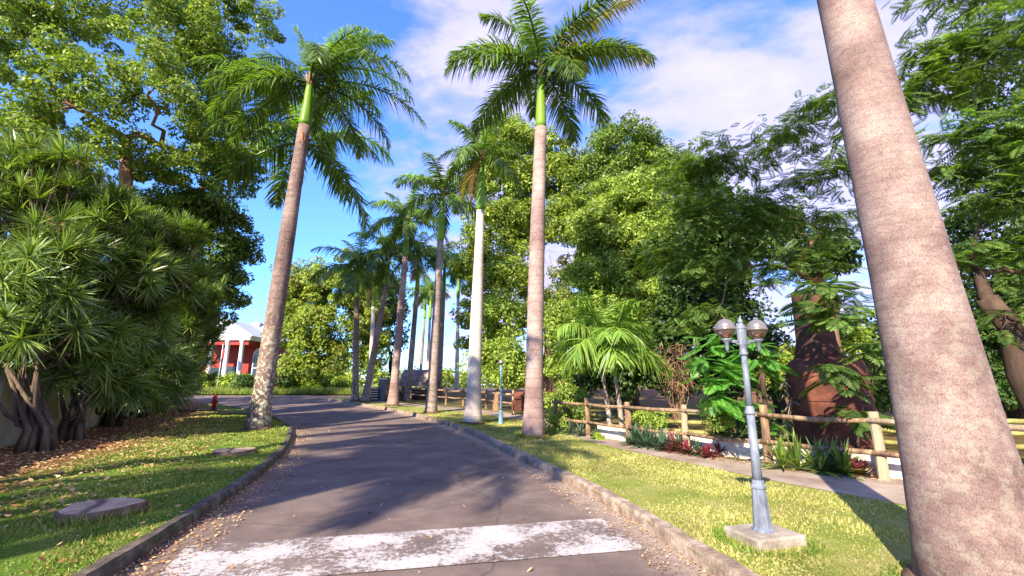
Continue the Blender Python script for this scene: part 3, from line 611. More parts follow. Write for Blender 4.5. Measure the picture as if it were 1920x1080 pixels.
def palm(label, base, top, mid, r0, r1, r2, shaft, bark, fronds, group, cat='palm tree', spear=2.0, name='royal_palm', pw=1.0, seed=0, shaft_r=0.19):
    base = Vector(base); root = empty(name, base, label, cat, group); rnd = random.Random(seed)
    top = Vector(top) - base; mid = Vector(mid) - base; n = 26; pts = []; rad = []
    for i in range(n + 1):
        t = i / n; a = (1 - t) ** 2; c_ = t * t; b_ = 2 * t * (1 - t); ctl = (mid - top * .25) * 2
        pts.append(Vector((0, 0, -.05)) * a + ctl * b_ + top * c_)
        h = t * top.z; flare = math.exp(-h / 0.55)
        bulge = (0.04 if pw == 1 else 0) * math.sin(math.pi * min(1, max(0, (t - .25) / .5))) * 1.0
        rad.append((r2 + (r1 - r2) * (1 - t) ** pw + bulge * r1 + (r0 - r1) * flare) * (1 + rnd.uniform(-.012, .012)))
    # orthonormal lathe along the curve
    mb = MB(); mb.tube(pts, rad, 28); mb.build('trunk', bark, root, smooth=True)
    if r0 > .3:
        mr = MB(); mr.lathe((0, 0, 0), [(r0 * 1.04, -.05), (r0 * 1.12, .02), (r0 * 1.10, .07), (r0 * .98, .10)], 26); mr.build('root_collar', M['wood_dark'], root, smooth=True)
    d = (pts[-1] - pts[-3]).normalized(); d = (d + Vector((0, 0, 1.5))).normalized()
    sp = [top + d * (shaft * t) for t in (0, .08, .3, .6, .85, 1)]
    ms = MB(); ms.tube(sp, [r2 * 1.0, shaft_r * 1.12, shaft_r * 1.05, shaft_r * .85, shaft_r * .62, shaft_r * .42], 20); ms.build('crownshaft', M['shaft'], root, smooth=True)
    mh = MB(); ct = sp[-1]
    for k in range(9):
        a = k * .7; q = ct + Vector((math.cos(a), math.sin(a), 0)) * shaft_r * .42
        mh.tube([q - d * .28, q + Vector((math.cos(a) * .03, math.sin(a) * .03, .12)), q + Vector((math.cos(a) * .10, math.sin(a) * .10, .28))], [.03, .055, .02], 6)
    mh.build('leaf_sheath', M['sheath'], root, smooth=True)
    if spear:
        mp_ = MB(); mp_.tube([ct, ct + Vector((.02, 0, spear * .5)), ct + Vector((.05, 0, spear))], [.035, .02, .004], 6); mp_.build('spear_leaf', M['frond_light'], root, smooth=True)
    for i, (me, phi, sc) in enumerate(fronds):
        o = link('frond', me, None, root, ct - d * 0.05); o.rotation_euler = (0, 0, math.radians(phi)); o.scale = (sc, sc, sc)
    return root
fm = lambda L_, e, dr, mat='frond', seed=1, **k: frond_mesh('frond', L_, e, dr, M[mat], seed, **k)
ROW = 'royal palms lining the drive'
# palm in the middle, right of the drive: its fronds one by one
b1 = gp(1000, 828); Yp = b1.y
palm('tall royal palm with long green shaft and one yellow frond, nearest beside the right kerb', (b1.x, Yp, LAWN), P(1014, 240, Yp), P(1006, 500, Yp), .37, .275, .20, 2.3, M['trunk_pink'], [
    (fm(3.7, 52, 95, 'frond', 1), 178, 1), (fm(3.7, 78, 62, 'frond', 2), 168, 1), (fm(3.1, 25, 105, 'frond', 3), 205, 1), (fm(4.3, 52, 42, 'frond_old', 4, twist=.02), -14, 1),
    (fm(4.3, 42, 88, 'frond', 5), -4, 1), (fm(3.7, 22, 66, 'frond', 6), -22, 1), (fm(3.2, 8, 80, 'frond', 7), 24, 1), (fm(2.6, -5, 70, 'frond', 8), -62, 1),
    (fm(3.6, 45, 90, 'frond', 9), 92, 1), (fm(3.6, 30, 90, 'frond', 10), 128, 1), (fm(3.7, 62, 75, 'frond', 11), 48, 1), (fm(3.0, 62, 95, 'frond_light', 12), -110, 1),
    (fm(3.4, 58, 80, 'frond', 13), -40, 1), (fm(3.4, 10, 75, 'frond', 14), 60, 1), (fm(3.4, 2, 70, 'frond', 15), 150, 1), (fm(2.6, 84, 30, 'frond_light', 16), 120, 1), (fm(3.9, 34, 80, 'frond_old', 17), -9, 1), (fm(3.7, 36, 92, 'frond', 18), 186, 1)], ROW, spear=2.6, seed=1, shaft_r=.165)
# leaning palm on the left lawn
bL = gp(482, 806, LAWN); YL = bL.y
palm('royal palm with lichen on its dark ringed trunk, standing alone on the left lawn', bL, P(571, 236, YL), P(531, 490, YL), .43, .33, .22, 2.0, M['trunk_brown'], [
    (fm(4.2, 80, 105, 'frond', 21), 2, 1), (fm(4.4, 62, 100, 'frond_light', 37), -14, 1), (fm(5.2, 40, 108, 'frond', 22), -12, 1), (fm(5.3, 12, 70, 'frond', 23), 6, 1), (fm(3.4, 84, 80, 'frond_light', 24), 30, 1),
    (fm(4.3, 42, 98, 'frond', 25), 176, 1), (fm(4.0, 22, 80, 'frond', 26), 196, 1), (fm(4.2, 30, 100, 'frond', 27), 150, 1), (fm(2.7, 86, 30, 'frond_light', 28), 190, 1),
    (fm(4.2, 5, 80, 'frond', 29), 30, 1), (fm(4.0, 10, 80, 'frond', 30), 70, 1), (fm(4.2, 50, 90, 'frond', 31), 60, 1), (fm(4.2, 40, 100, 'frond', 32), 110, 1),
    (fm(3.8, 30, 110, 'frond', 33), -60, 1), (fm(3.6, 0, 80, 'frond', 34), 210, 1), (fm(4.0, 60, 100, 'frond_light', 35), -30, 1), (fm(4.3, -5, 60, 'frond', 36), 165, 1), (fm(5.0, 28, 95, 'frond', 38), -32, 1), (fm(4.8, 50, 110, 'frond_light', 39), 18, 1), (fm(4.4, 60, 105, 'frond', 40), 172, 1), (fm(4.4, 14, 85, 'frond', 41), 184, 1)], ROW, spear=2.4, seed=2, shaft_r=.21)
# dead inflorescence hanging at its joint is a separate small part
fr = MB(); rnd = random.Random(3); pj = P(560, 243, YL)
for k in range(26):
    a = rnd.uniform(-1.2, .6); fr.tube([pj + Vector((.14, -.16, -.02)), pj + Vector((.2 + .1 * math.cos(a), -.2 + .1 * math.sin(a), -.25)), pj + Vector((.18 + .22 * math.cos(a), -.2 + .2 * math.sin(a), -.55 - rnd.uniform(0, .25)))], [.014, .01, .005], 4)
o = fr.build('seed_stalk', leaf_mat('seed_stalk_orange', [(0.35, 0.10, 0.03), (0.5, 0.18, 0.06)], .1)); par = [q for q in COL.objects if q.get('label', '').startswith('royal palm with lichen')][0]; o.parent = par; o.location = -Vector(par.location)
# shared frond shapes for the rest of the row
KIT = [fm(3.5, e, dr, mt, 50 + i, n=74, lw=.06, ll=.72) for i, (e, dr, mt) in enumerate([(78, 60, 'frond_light'), (60, 95, 'frond'), (42, 100, 'frond_light'), (25, 90, 'frond'), (8, 85, 'frond'), (-10, 65, 'frond'), (-45, 35, 'frond_old'), (-68, 18, 'frond_dead')])]
def crown(seed, n=15, sc=1.0, dead=0, light=False):
    rnd = random.Random(seed); out = []; a = rnd.uniform(0, 360)
    for i in range(n):
        k = [0, 0, 1, 1, 1, 2, 2, 2, 3, 3, 3, 4, 4, 5, 5][i % 15]; out.append((KIT[k], a, sc * rnd.uniform(.85, 1.12))); a += 137.5 + rnd.uniform(-12, 12)
    for i in range(dead): out.append((KIT[7 if i % 2 == 0 else 6], 180 + rnd.uniform(-30, 30), sc * .8))
    return out
# (label, base px, base depth, shaft foot px/py, shaft length, radii, bark, crown scale, dead fronds)
YS = {}
def row_palm(label, bx, Y, tx, ty, shaft, r, bark, seed, sc=1.0, dead=0, zoff=None, shr=.17, bend=0.0):
    z = g(Y) + (LAWN if zoff is None else zoff); base = Vector((colX(bx, Y), Y, z)); top = P(tx, ty, Y)
    mid = (base + top) / 2 + Vector((bend, 0, 0))
    palm(label, base, top, mid, r[0], r[1], r[2], shaft, bark, crown(seed, sc=sc, dead=dead), ROW, seed=seed, shaft_r=shr, spear=1.6)
bY = gp(886, 800).y
row_palm('pale smooth royal palm with a dead brown frond hanging against its trunk', 886, bY, 901, 395, 2.6, (.42, .30, .17), M['trunk_pale'], 61, .72, 2)
row_palm('slim greyish royal palm in front of the wooden shelter, just left of the pale one', 808, 24.0, 826, 452, 2.9, (.36, .27, .17), M['trunk_grey'], 62, .92, 0)
row_palm('royal palm with a brown mottled foot just left of the shelter', 736, 30.0, 760, 480, 2.6, (.46, .28, .19), M['trunk_pink'], 63, 1.05, 0)
row_palm('royal palm leaning right whose foot meets its upright neighbour at the far end', 684, 34.0, 724, 535, 2.6, (.40, .26, .18), M['trunk_grey'], 64, 1.0, 0)
row_palm('upright royal palm with spreading crown, leftmost of the far end of the row', 666, 34.6, 669, 560, 2.5, (.36, .24, .2), M['trunk_brown'], 65, 1.15, 0)
row_palm('slender grey royal palm seen between the mottled one and the shelter', 764, 36.0, 782, 545, 3.2, (.38, .24, .18), M['trunk_grey'], 66, .9, 1)
row_palm('thin far royal palm with a pale trunk right behind the leaning one', 694, 44.0, 700, 575, 2.6, (.36, .24, .18), M['trunk_pale'], 67, .9, 1)
row_palm('very thin far palm against the sky left of the shelter roof', 786, 56.0, 796, 598, 3.0, (.30, .2, .15), M['trunk_grey'], 68, .9, 0)
row_palm('far palm showing just right behind the slim greyish trunk', 822, 40.0, 832, 545, 2.8, (.36, .25, .18), M['trunk_grey'], 69, .95, 0)
row_palm('far pale thin palm with bluish crown between the slim and the pale trunk', 856, 46.0, 859, 560, 3.0, (.3, .22, .16), M['trunk_pale'], 70, .85, 0)
row_palm('farthest thin royal palm rising from behind the shelter roof', 800, 50.0, 806, 600, 3.2, (.30, .2, .15), M['trunk_pale'], 71, .85, 0)
# second palm behind the leaning one on the left
row_palm('dark royal palm whose trunk hides behind the lichen covered palm on the left lawn', 487, 20.6, 558, 348, 2.4, (.34, .25, .18), M['trunk_brown'], 72, 1.5, 0, shr=.2, bend=-.12)
# foreground palm on the right
palm('huge foreground royal palm trunk with pinkish bark at the right', (3.46, 3.62, LAWN - .02), (2.90, 3.6, 11.2), (3.18, 3.6, 5.6), .44, .36, .115, 1.9, palm_trunk_mat('palm_bark_near', [(0.15, 0.095, 0.085), (0.26, 0.175, 0.155), (0.40, 0.30, 0.26)], 0.16, ring=26, streak=.5, near=True), crown(75, sc=1.05), ROW, seed=7, pw=1.6)
# palms of the row behind the viewer on the left: their shadows stripe the drive
for i, (x, y) in enumerate([(-9.4, -5.2), (-9.8, -2.0), (-12.0, -7.5), (-11.2, 1.0)]):
    palm(['royal palm beside the drive behind the viewpoint, nearest the kerb', 'royal palm behind the viewpoint, deeper in the left lawn', 'royal palm behind the viewpoint, farthest back on the left', 'royal palm just outside the left edge of the view on the lawn'][i], (x, y, LAWN), (x + .2, y, 9.4 + i * .5), (x, y, 4.6), .4, .28, .2, 1.8, M['trunk_grey'], crown(80 + i, sc=1.2), 'royal palms behind the viewpoint', seed=80 + i)

# two small fan-leaved palms by the rail fence
SK = [frond_mesh('frond', 1.55, e, d_, M['frond_light'], 90 + i, n=30, ll=.62, lw=.05) for i, (e, d_) in enumerate([(80, 70), (62, 110), (45, 120), (20, 90)])]
def small_palm(label, bx, Y, tx, ty, seed, n, bark):
    rnd = random.Random(seed); base = Vector((colX(bx, Y), Y, g(Y) + LAWN)); top = P(tx, ty, Y); a = rnd.uniform(0, 360); fr_ = []
    for i in range(n): fr_.append((SK[i % 4], a, rnd.uniform(.95, 1.3))); a += 137
    palm(label, base, top, (base + top) / 2 + Vector((.03, 0, 0)), .10, .065, .055, .75, bark, fr_, 'small palms by the rail fence', name='small_palm', spear=.6, shaft_r=.06, seed=seed)
small_palm('small feathery palm with brown stem behind the rail fence', 1146, 13.6, 1128, 690, 5, 14, M['trunk_brown'])
small_palm('small feathery palm with green upper stem right beside the brown stemmed one', 1168, 13.3, 1153, 705, 6, 15, M['trunk_grey'])

# ------------------------------------------------------------------ trees
FT = spray_template(10, .42, .035, .13)
G1, G2 = 'trees behind the wall on the left', 'trees beyond the rail fence'
b_ = P(232, 700, 19)
tree('rain_tree', 'tall spreading light green tree with bare orange limbs, rising behind the strap leaved shrubs', 'tree', (b_.x, 19, g(19)),
     [B(60, 60, 17, 130, 90), B(190, -20, 19, 150, 90), B(330, 60, 18, 130, 90), B(280, 170, 17, 120, 70), B(120, 190, 17, 120, 80), B(400, 130, 20, 90, 90), B(430, 20, 20, 90, 70),
      B(230, 300, 19, 110, 50), B(380, 290, 20, 90, 60), B(20, 250, 16, 80, 60), B(200, -180, 19, 260, 110), B(-120, 60, 16, 120, 140)],
     760, .56, 170, .16, M['leaf_mid'], M['bark'], 21, tr=.30, forks=P(236, 260, 19), group=G1, extra=[(M['leaf_olive'], .9, 'foliage')])
b_ = P(318, 700, 24)
tree('broadleaf_tree', 'dark green tree hanging low towards the house, right of the light green one', 'tree', (b_.x, 24, g(24)),
     [B(420, 330, 23, 70, 60), B(400, 430, 23, 70, 70), B(350, 520, 22, 90, 80), B(430, 540, 24, 50, 60), B(330, 400, 22, 90, 70), B(420, 230, 24, 70, 60), B(455, 470, 24, 35, 40), B(400, 600, 24, 40, 45)],
     330, .6, 150, .18, M['leaf_mid'], M['bark'], 22, tr=.3, forks=P(350, 380, 23), group=G1, extra=[(M['leaf_dark'], .9, 'foliage')])
b_ = P(90, 700, 24)
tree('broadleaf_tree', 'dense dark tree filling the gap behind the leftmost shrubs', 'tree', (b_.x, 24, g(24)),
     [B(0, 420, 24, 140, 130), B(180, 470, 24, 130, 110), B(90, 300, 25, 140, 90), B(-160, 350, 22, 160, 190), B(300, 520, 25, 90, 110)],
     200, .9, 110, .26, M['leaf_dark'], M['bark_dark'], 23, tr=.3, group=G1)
# across the bend
b_ = P(632, 735, 50)
tree('broadleaf_tree', 'rounded olive green tree with brown inner leaves across the far bend of the drive', 'tree', (b_.x, 50, g(50)),
     [B(575, 560, 50, 55, 50), B(640, 540, 50, 60, 50), B(545, 640, 49, 35, 40), B(600, 610, 48, 55, 40), B(680, 590, 51, 50, 60), B(560, 690, 47, 45, 22), B(700, 650, 51, 40, 50), B(545, 580, 50, 34, 44), B(610, 660, 49, 60, 40), B(570, 530, 50, 40, 34)],
     520, .9, 130, .32, M['leaf_olive'], M['bark'], 24, tr=.45, forks=P(620, 660, 50), group='trees across the bend', extra=[(M['leaf_rust'], .10, 'foliage')])
b_ = P(742, 740, 58)
tree('broadleaf_tree', 'dark green tree behind the far end of the palm row', 'tree', (b_.x, 58, g(58)),
     [B(720, 620, 58, 42, 70), B(690, 560, 58, 50, 60), B(740, 560, 60, 30, 50)], 130, 1.2, 110, .42, M['leaf_dark'], M['bark_dark'], 25, tr=.4, group='trees across the bend')
# behind the right row
b_ = P(1022, 760, 30)
tree('broadleaf_tree', 'big mixed green tree with reddish bare limbs right behind the tall middle palm', 'tree', (b_.x, 30, g(30)),
     [B(950, 330, 31, 75, 60), B(930, 430, 30, 65, 60), B(890, 500, 31, 40, 50), B(1040, 330, 31, 55, 60), B(960, 520, 29, 60, 50), B(900, 590, 30, 45, 50), B(1030, 600, 28, 50, 50), B(1060, 420, 30, 50, 60), B(980, 270, 31, 60, 30), B(920, 660, 31, 50, 40), B(980, 420, 32, 60, 60), B(940, 250, 31, 50, 30)],
     600, .75, 140, .22, M['leaf_olive'], M['bark'], 26, tr=.45, forks=P(1030, 620, 30), group=G2, extra=[(M['leaf_mid'], .6, 'foliage')])
b_ = P(1180, 770, 31)
tree('broadleaf_tree', 'tallest dark green round topped tree beyond the fence', 'tree', (b_.x, 31, g(31)),
     [B(1170, 290, 32, 90, 60), B(1110, 340, 31, 70, 60), B(1240, 350, 31, 80, 70), B(1290, 330, 32, 50, 50), B(1180, 420, 30, 110, 60), B(1320, 420, 31, 70, 70), B(1100, 540, 32, 80, 70), B(1250, 560, 32, 90, 90)],
     560, .8, 150, .23, M['leaf_mid'], M['bark_dark'], 27, tr=.5, forks=P(1180, 560, 31), group=G2, extra=[(M['leaf_dark'], .75, 'foliage')])
b_ = P(1085, 770, 22)
tree('broadleaf_tree', 'bright yellow green tree with a leaning pale trunk in front of the tallest tree', 'tree', (b_.x, 22, g(22)),
     [B(1180, 390, 23, 75, 50), B(1120, 440, 22, 60, 45), B(1220, 470, 22, 75, 50), B(1130, 520, 22, 75, 45), B(1230, 560, 21, 70, 40), B(1170, 600, 21, 60, 30), B(1180, 480, 22.5, 80, 60), B(1260, 420, 23, 45, 40), B(1100, 590, 21.5, 50, 40)],
     600, .5, 160, .16, M['leaf_bright'], M['bark_pale'], 28, tr=.34, forks=P(1120, 560, 22), group=G2, extra=[(M['leaf_mid'], .4, 'foliage')])
b_ = P(930, 770, 26)
tree('broadleaf_tree', 'low bright green tree between the pale palm and the tall middle palm', 'tree', (b_.x, 26, g(26)),
     [B(940, 600, 26, 60, 45), B(920, 680, 25, 45, 40), B(965, 690, 25, 45, 45)], 130, .6, 140, .19, M['leaf_bright'], M['bark'], 29, tr=.2, group=G2, extra=[(M['leaf_mid'], .4, 'foliage')])
b_ = P(1060, 770, 18.5)
tree('bushy_tree', 'low bushy green tree hugging the right side of the tall middle palm', 'tree', (b_.x, 18.5, g(18.5)),
     [B(1060, 610, 18.5, 42, 40), B(1045, 690, 18.5, 28, 45), B(1090, 660, 18.8, 40, 50), B(1060, 745, 18, 30, 25)], 150, .36, 150, .11, M['leaf_bright'], M['bark'], 30, tr=.14, group=G2, extra=[(M['leaf_mid'], .6, 'foliage')])
b_ = P(1290, 760, 19)
tree('broadleaf_tree', 'very dark dense tree behind the small palms and bare twigs', 'tree', (b_.x, 20, g(20)),
     [B(1260, 640, 20, 90, 60), B(1360, 600, 21, 70, 80), B(1200, 700, 21, 80, 50), B(1330, 520, 21, 80, 60), B(1380, 700, 20, 70, 60), B(1120, 720, 21.5, 60, 40)],
     230, .7, 120, .22, M['leaf_dark'], M['bark_dark'], 31, tr=.3, group=G2)
# feathery leaved trees on the right
b_ = P(1535, 745, 12.6)
tree('flame_tree', 'feathery dark green tree with long bare brown limbs behind the near lamp post', 'tree', (b_.x, 12.6, 0),
     [B(1370, 300, 13, 80, 35), B(1480, 260, 12, 75, 40), B(1330, 400, 13, 70, 60), B(1440, 400, 12.5, 80, 50), B(1540, 340, 12, 70, 40), B(1370, 500, 13, 80, 50), B(1490, 500, 12, 80, 45), B(1290, 330, 14, 70, 40), B(1260, 480, 14, 50, 50),
      B(1330, 600, 12.5, 60, 40), B(1550, 420, 12, 60, 40), B(1560, 200, 11.5, 70, 30), B(1570, 560, 12.5, 40, 30)],
     340, .6, 13, .2, M['leaf_feather'], M['bark'], 32, tr=.30, forks=P(1560, 560, 12.4), group=G2, kind='spray', tmpl=FT, tscale=.80)
b_ = P(1935, 800, 8.6)
tree('flame_tree', 'large feathery bright green tree with a leaning dark trunk at the right edge', 'tree', (b_.x + .3, 8.4, LAWN),
     [B(1780, 130, 9, 100, 55), B(1900, 80, 8.5, 120, 70), B(1820, 250, 8.5, 90, 40), B(1930, 260, 8, 90, 60), B(1760, 330, 9, 70, 40), B(1880, 370, 8.5, 90, 40), B(1820, 480, 9, 80, 40), B(1940, 500, 8.5, 70, 60), B(1700, 180, 9, 60, 40), B(1880, -40, 9, 150, 70), B(1900, 600, 8.5, 50, 50), B(1990, 350, 8, 90, 120)],
     300, .5, 9, .2, M['leaf_feather'], M['bark_dark'], 33, tr=.22, forks=P(1850, 560, 8.8), group=G2, kind='spray', tmpl=FT, tscale=.95)
b_ = P(1800, 760, 16)
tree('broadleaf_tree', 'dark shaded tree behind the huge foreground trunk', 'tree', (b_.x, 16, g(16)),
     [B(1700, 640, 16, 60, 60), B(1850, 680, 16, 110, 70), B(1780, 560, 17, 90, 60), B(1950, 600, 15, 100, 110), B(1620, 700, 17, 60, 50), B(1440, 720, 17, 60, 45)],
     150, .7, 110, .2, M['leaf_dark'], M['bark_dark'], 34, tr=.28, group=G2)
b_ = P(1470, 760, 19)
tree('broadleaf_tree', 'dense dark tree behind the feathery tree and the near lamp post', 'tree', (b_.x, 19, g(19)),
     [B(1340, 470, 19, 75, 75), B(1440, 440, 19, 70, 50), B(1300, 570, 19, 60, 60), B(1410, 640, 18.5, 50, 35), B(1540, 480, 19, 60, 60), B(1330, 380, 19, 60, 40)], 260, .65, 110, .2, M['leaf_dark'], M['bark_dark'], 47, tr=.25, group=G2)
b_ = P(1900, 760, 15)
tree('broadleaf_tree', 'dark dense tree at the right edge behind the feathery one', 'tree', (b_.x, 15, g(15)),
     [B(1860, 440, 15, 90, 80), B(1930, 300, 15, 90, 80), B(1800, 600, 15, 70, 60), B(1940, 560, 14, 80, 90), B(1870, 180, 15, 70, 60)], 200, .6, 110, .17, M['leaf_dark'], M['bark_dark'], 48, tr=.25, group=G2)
# low branch of bright feathery leaves over the fence
FT2 = spray_template(11, .42, .05, .15)
b_ = P(1440, 860, 9.6)
tree('feathery_sapling', 'sapling with bright feathery leaves hanging over the fence left of the near lamp post', 'sapling', (b_.x, 9.6, LAWN),
     [B(1345, 700, 9.2, 40, 40), B(1360, 750, 9.3, 30, 32), B(1400, 680, 9.6, 40, 40), B(1350, 640, 9.6, 30, 20), B(1420, 780, 9.6, 24, 30)],
     34, .28, 5, .2, M['leaf_feather_bright'], M['bark_dark'], 35, tr=.06, forks=P(1430, 700, 9.5), group=G2, kind='spray', tmpl=FT2, tscale=.95)
b_ = P(1600, 850, 8.6)
tree('feathery_sapling', 'feathery leaves drooping in front of the rusty boiler', 'sapling', (b_.x, 8.7, LAWN),
     [B(1560, 700, 8.5, 40, 30), B(1620, 640, 8.6, 30, 30), B(1590, 780, 8.5, 30, 20), B(1555, 590, 8.8, 45, 30), B(1540, 540, 8.9, 40, 20)],
     26, .28, 5, .2, M['leaf_feather'], M['bark_dark'], 36, tr=.03, forks=P(1640, 700, 8.7), group=G2, kind='spray', tmpl=FT2, tscale=1.1)
# shade trees of the left side, behind the viewpoint
for i, (x, y, h, r) in enumerate([(-12.0, -13.0, 9.0, 3.2)]):
    tree('shade_tree', ['broad shade tree behind the viewpoint on the left'][i], 'tree', (x, y, 0), [((x, y, h), (r, r, 2.2)), ((x + r * .6, y + 1, h - .8), (r * .6, r * .6, 1.6)), ((x - r * .6, y - 1, h), (r * .7, r * .7, 1.8))],
         90, .8, 60, .32, M['leaf_mid'], M['bark'], 40 + i, tr=.3, group='shade trees behind the viewpoint', twig=False)

# ------------------------------------------------------------------ strap-leaved shrubs along the wall
def rosettes(pos, dirs, rng, n=60, ln=.60, w=.034):
    k = len(pos); pos = np.repeat(pos, n, 0); dd = np.repeat(dirs, n, 0); s_ = rng.randn(k * n, 3)
    e = (rng.rand(k * n, 1) ** 0.75) * 1.45 - 0.15                                # 0 = along axis, 1 = sideways
    side = nrm(s_ - dd * np.sum(s_ * dd, 1, keepdims=True)); D = nrm(dd * np.cos(e * 1.35) + side * np.sin(e * 1.35) + rng.randn(k * n, 3) * .06)
    l = ln * (.7 + .5 * rng.rand(k * n, 1)); up = dd - D * np.sum(dd * D, 1, keepdims=True); W = nrm(np.cross(D, up + rng.randn(k * n, 3) * .1)); rows = []
    l = l * np.repeat(.72 + .5 * rng.rand(k, 1), n, 0)
    for t, ww in ((0, .6), (.35, 1), (.7, .75), (1, .05)):
        c_ = pos + D * l * t; c_[:, 2] -= (l[:, 0] * .18 * t * t); rows.append(np.stack([c_ - W * w * .5 * ww, c_ + W * w * .5 * ww], 1))
    return np.stack(rows, 1)
def strap_shrub(label, base, blobs, n, seed, ln=.58, stems=13):
    rng = np.random.RandomState(seed); rnd = random.Random(seed); base = Vector(base)
    root = empty('strap_leaved_shrub', base, label, 'shrub', 'strap leaved shrubs along the left wall'); bl = [(np.array(c_) - np.array(base), r_) for c_, r_ in blobs]
    C_, R_, I_ = blob_clumps(bl, rng, n, .3, .45); st = []; mb = MB()
    for k in range(stems):
        a = rnd.uniform(0, 6.28); t = Vector(bl[k % len(bl)][0]); r0 = Vector((math.cos(a), math.sin(a), 0)) * rnd.uniform(.03, .30); q = t * rnd.uniform(.38, .5) + Vector((rnd.uniform(-.5, .5), rnd.uniform(-.5, .5), 0))
        pts = [r0 * 1.3 + Vector((0, 0, -.05)), r0 + Vector((0, 0, .5)), r0 * .6 + q * .5 + Vector((rnd.uniform(-.2, .2), 0, 0)), q]; mb.tube(pts, [.095, .06, .045, .032], 7, jit=.12, rnd=rnd); st.append(pts)
    for c_ in C_:
        c_ = Vector(c_); pts = min(st, key=lambda p: (p[-1] - c_).length); s0 = pts[-1] if c_.z > pts[-1].z * .8 else pts[2]; d_ = c_ - s0
        mb.tube([s0, s0 + d_ * .45 + Vector((rnd.uniform(-.2, .2), rnd.uniform(-.2, .2), -.1)), s0 + d_ * .8 + Vector((rnd.uniform(-.1, .1), rnd.uniform(-.1, .1), -.05)), c_], [.028, .02, .016, .013], 5, cap=False)
    mb.build('stems', M['bark_stem'], root, smooth=True)
    hk = rng.rand(len(C_)) < .16; hd = nrm(rng.randn(int(hk.sum()), 3) * .3 + np.array([0, 0, -1.0]))
    link('dead_leaves', strips_mesh('dead_leaves', rosettes(C_[hk] - np.array([0, 0, .05]), hd, rng, n=14, ln=.5, w=.03), M['frond_dead']), None, root)
    mean = np.mean([b_[0] for b_ in bl], 0); dirs = nrm(nrm(C_ - mean) * .6 + np.array([0.1, -.25, .75]) + rng.randn(len(C_), 3) * .25)
    link('foliage', strips_mesh('foliage', rosettes(C_, dirs, rng, ln=ln), M['leaf_strap']), None, root)
SB = lambda px, py, Y, rx, rz: B(px, py, Y, rx, rz, 1.0)
strap_shrub('strap leaved shrub at the left edge with a thick dark foot against the stucco wall', gp(62, 846, LAWN), [SB(20, 400, 11.6, 90, 110), SB(90, 330, 12, 70, 60), SB(20, 560, 11.4, 90, 80), SB(110, 480, 11.6, 70, 80), SB(80, 620, 11.6, 70, 50), SB(-80, 480, 11, 90, 160), SB(60, 560, 10.8, 70, 120), SB(30, 650, 11.2, 80, 40)], 300, 1, ln=.68, stems=14)
strap_shrub('strap leaved shrub, second along the wall, with rosettes at the end of bare pale stems', gp(130, 826, LAWN), [SB(190, 430, 13, 80, 80), SB(150, 560, 12.8, 70, 70), SB(250, 520, 13.2, 60, 70), SB(180, 640, 12.8, 70, 40), SB(130, 350, 13.4, 50, 50), SB(160, 690, 12.6, 50, 40)], 230, 2, ln=.68, stems=12)
strap_shrub('strap leaved shrub in the middle of the row with a forked foot', gp(205, 800, LAWN), [SB(280, 460, 15, 60, 60), SB(260, 590, 14.6, 70, 60), SB(330, 540, 15.2, 50, 60), SB(250, 670, 14.6, 60, 40), SB(340, 450, 15.5, 35, 40), SB(200, 680, 14, 50, 40), SB(240, 730, 14.2, 50, 30)], 230, 3, ln=.68)
strap_shrub('strap leaved shrub past the middle of the row, partly over the wall', gp(262, 782, LAWN), [SB(320, 600, 18, 60, 60), SB(300, 690, 17.6, 55, 45), SB(370, 590, 19, 35, 50), SB(280, 735, 17.2, 45, 26)], 180, 4, ln=.72)
strap_shrub('dark strap leaved shrub at the far end of the row before the house', gp(305, 768, LAWN), [SB(350, 640, 22, 42, 50), SB(330, 710, 21.5, 35, 35), SB(385, 630, 23, 22, 30), SB(330, 640, 21, 40, 90), SB(365, 690, 23, 22, 30)], 160, 5, ln=.72)
strap_shrub('small dark strap leaved shrub hugging the far corner of the wall', gp(332, 758, LAWN), [SB(350, 690, 28, 26, 36), SB(340, 730, 27, 22, 20), SB(320, 700, 25, 30, 40)], 120, 6, ln=.7)

# ------------------------------------------------------------------ stucco wall on the left
root = empty('garden_wall', (-12.4, 11.4, LAWN), 'weathered cream stucco wall behind the strap leaved shrubs', 'wall')
wp = [Vector((*p, 0)) for p in [(-7.2, -2.0), (-10.1, 5.2), (-13.1, 11.6), (-18.1, 21.4), (-27.2, 38.0)]]
ml, mc, = MB(), MB()
for a, c_ in zip(wp[:-1], wp[1:]):
    d_ = c_ - a; n = max(1, round(d_.length / 3.1)); rz = math.atan2(d_.y, d_.x)
    for i in range(n):
        p, q = a + d_ * i / n, a + d_ * (i + 1) / n; m_ = (p + q) / 2; z = g(m_.y)
        ml.box((m_.x, m_.y, z + 1.0), ((q - p).length - .36, .2, 2.05), rz); mc.box((m_.x, m_.y, z + 2.06), ((q - p).length - .36, .28, .08), rz)
        pi = MB(); pi.box((p.x, p.y, z + 1.06), (.36, .36, 2.2), rz); pi.box((p.x, p.y, z + 2.2), (.46, .46, .09), rz)
        o = pi.build('pilaster', M['stucco'], root, bevel=.012); o.location = -Vector(root.location)
for mb, nm in ((ml, 'wall_panels'), (mc, 'coping')):
    o = mb.build(nm, M['stucco'], root, bevel=.012); o.location = -Vector(root.location)

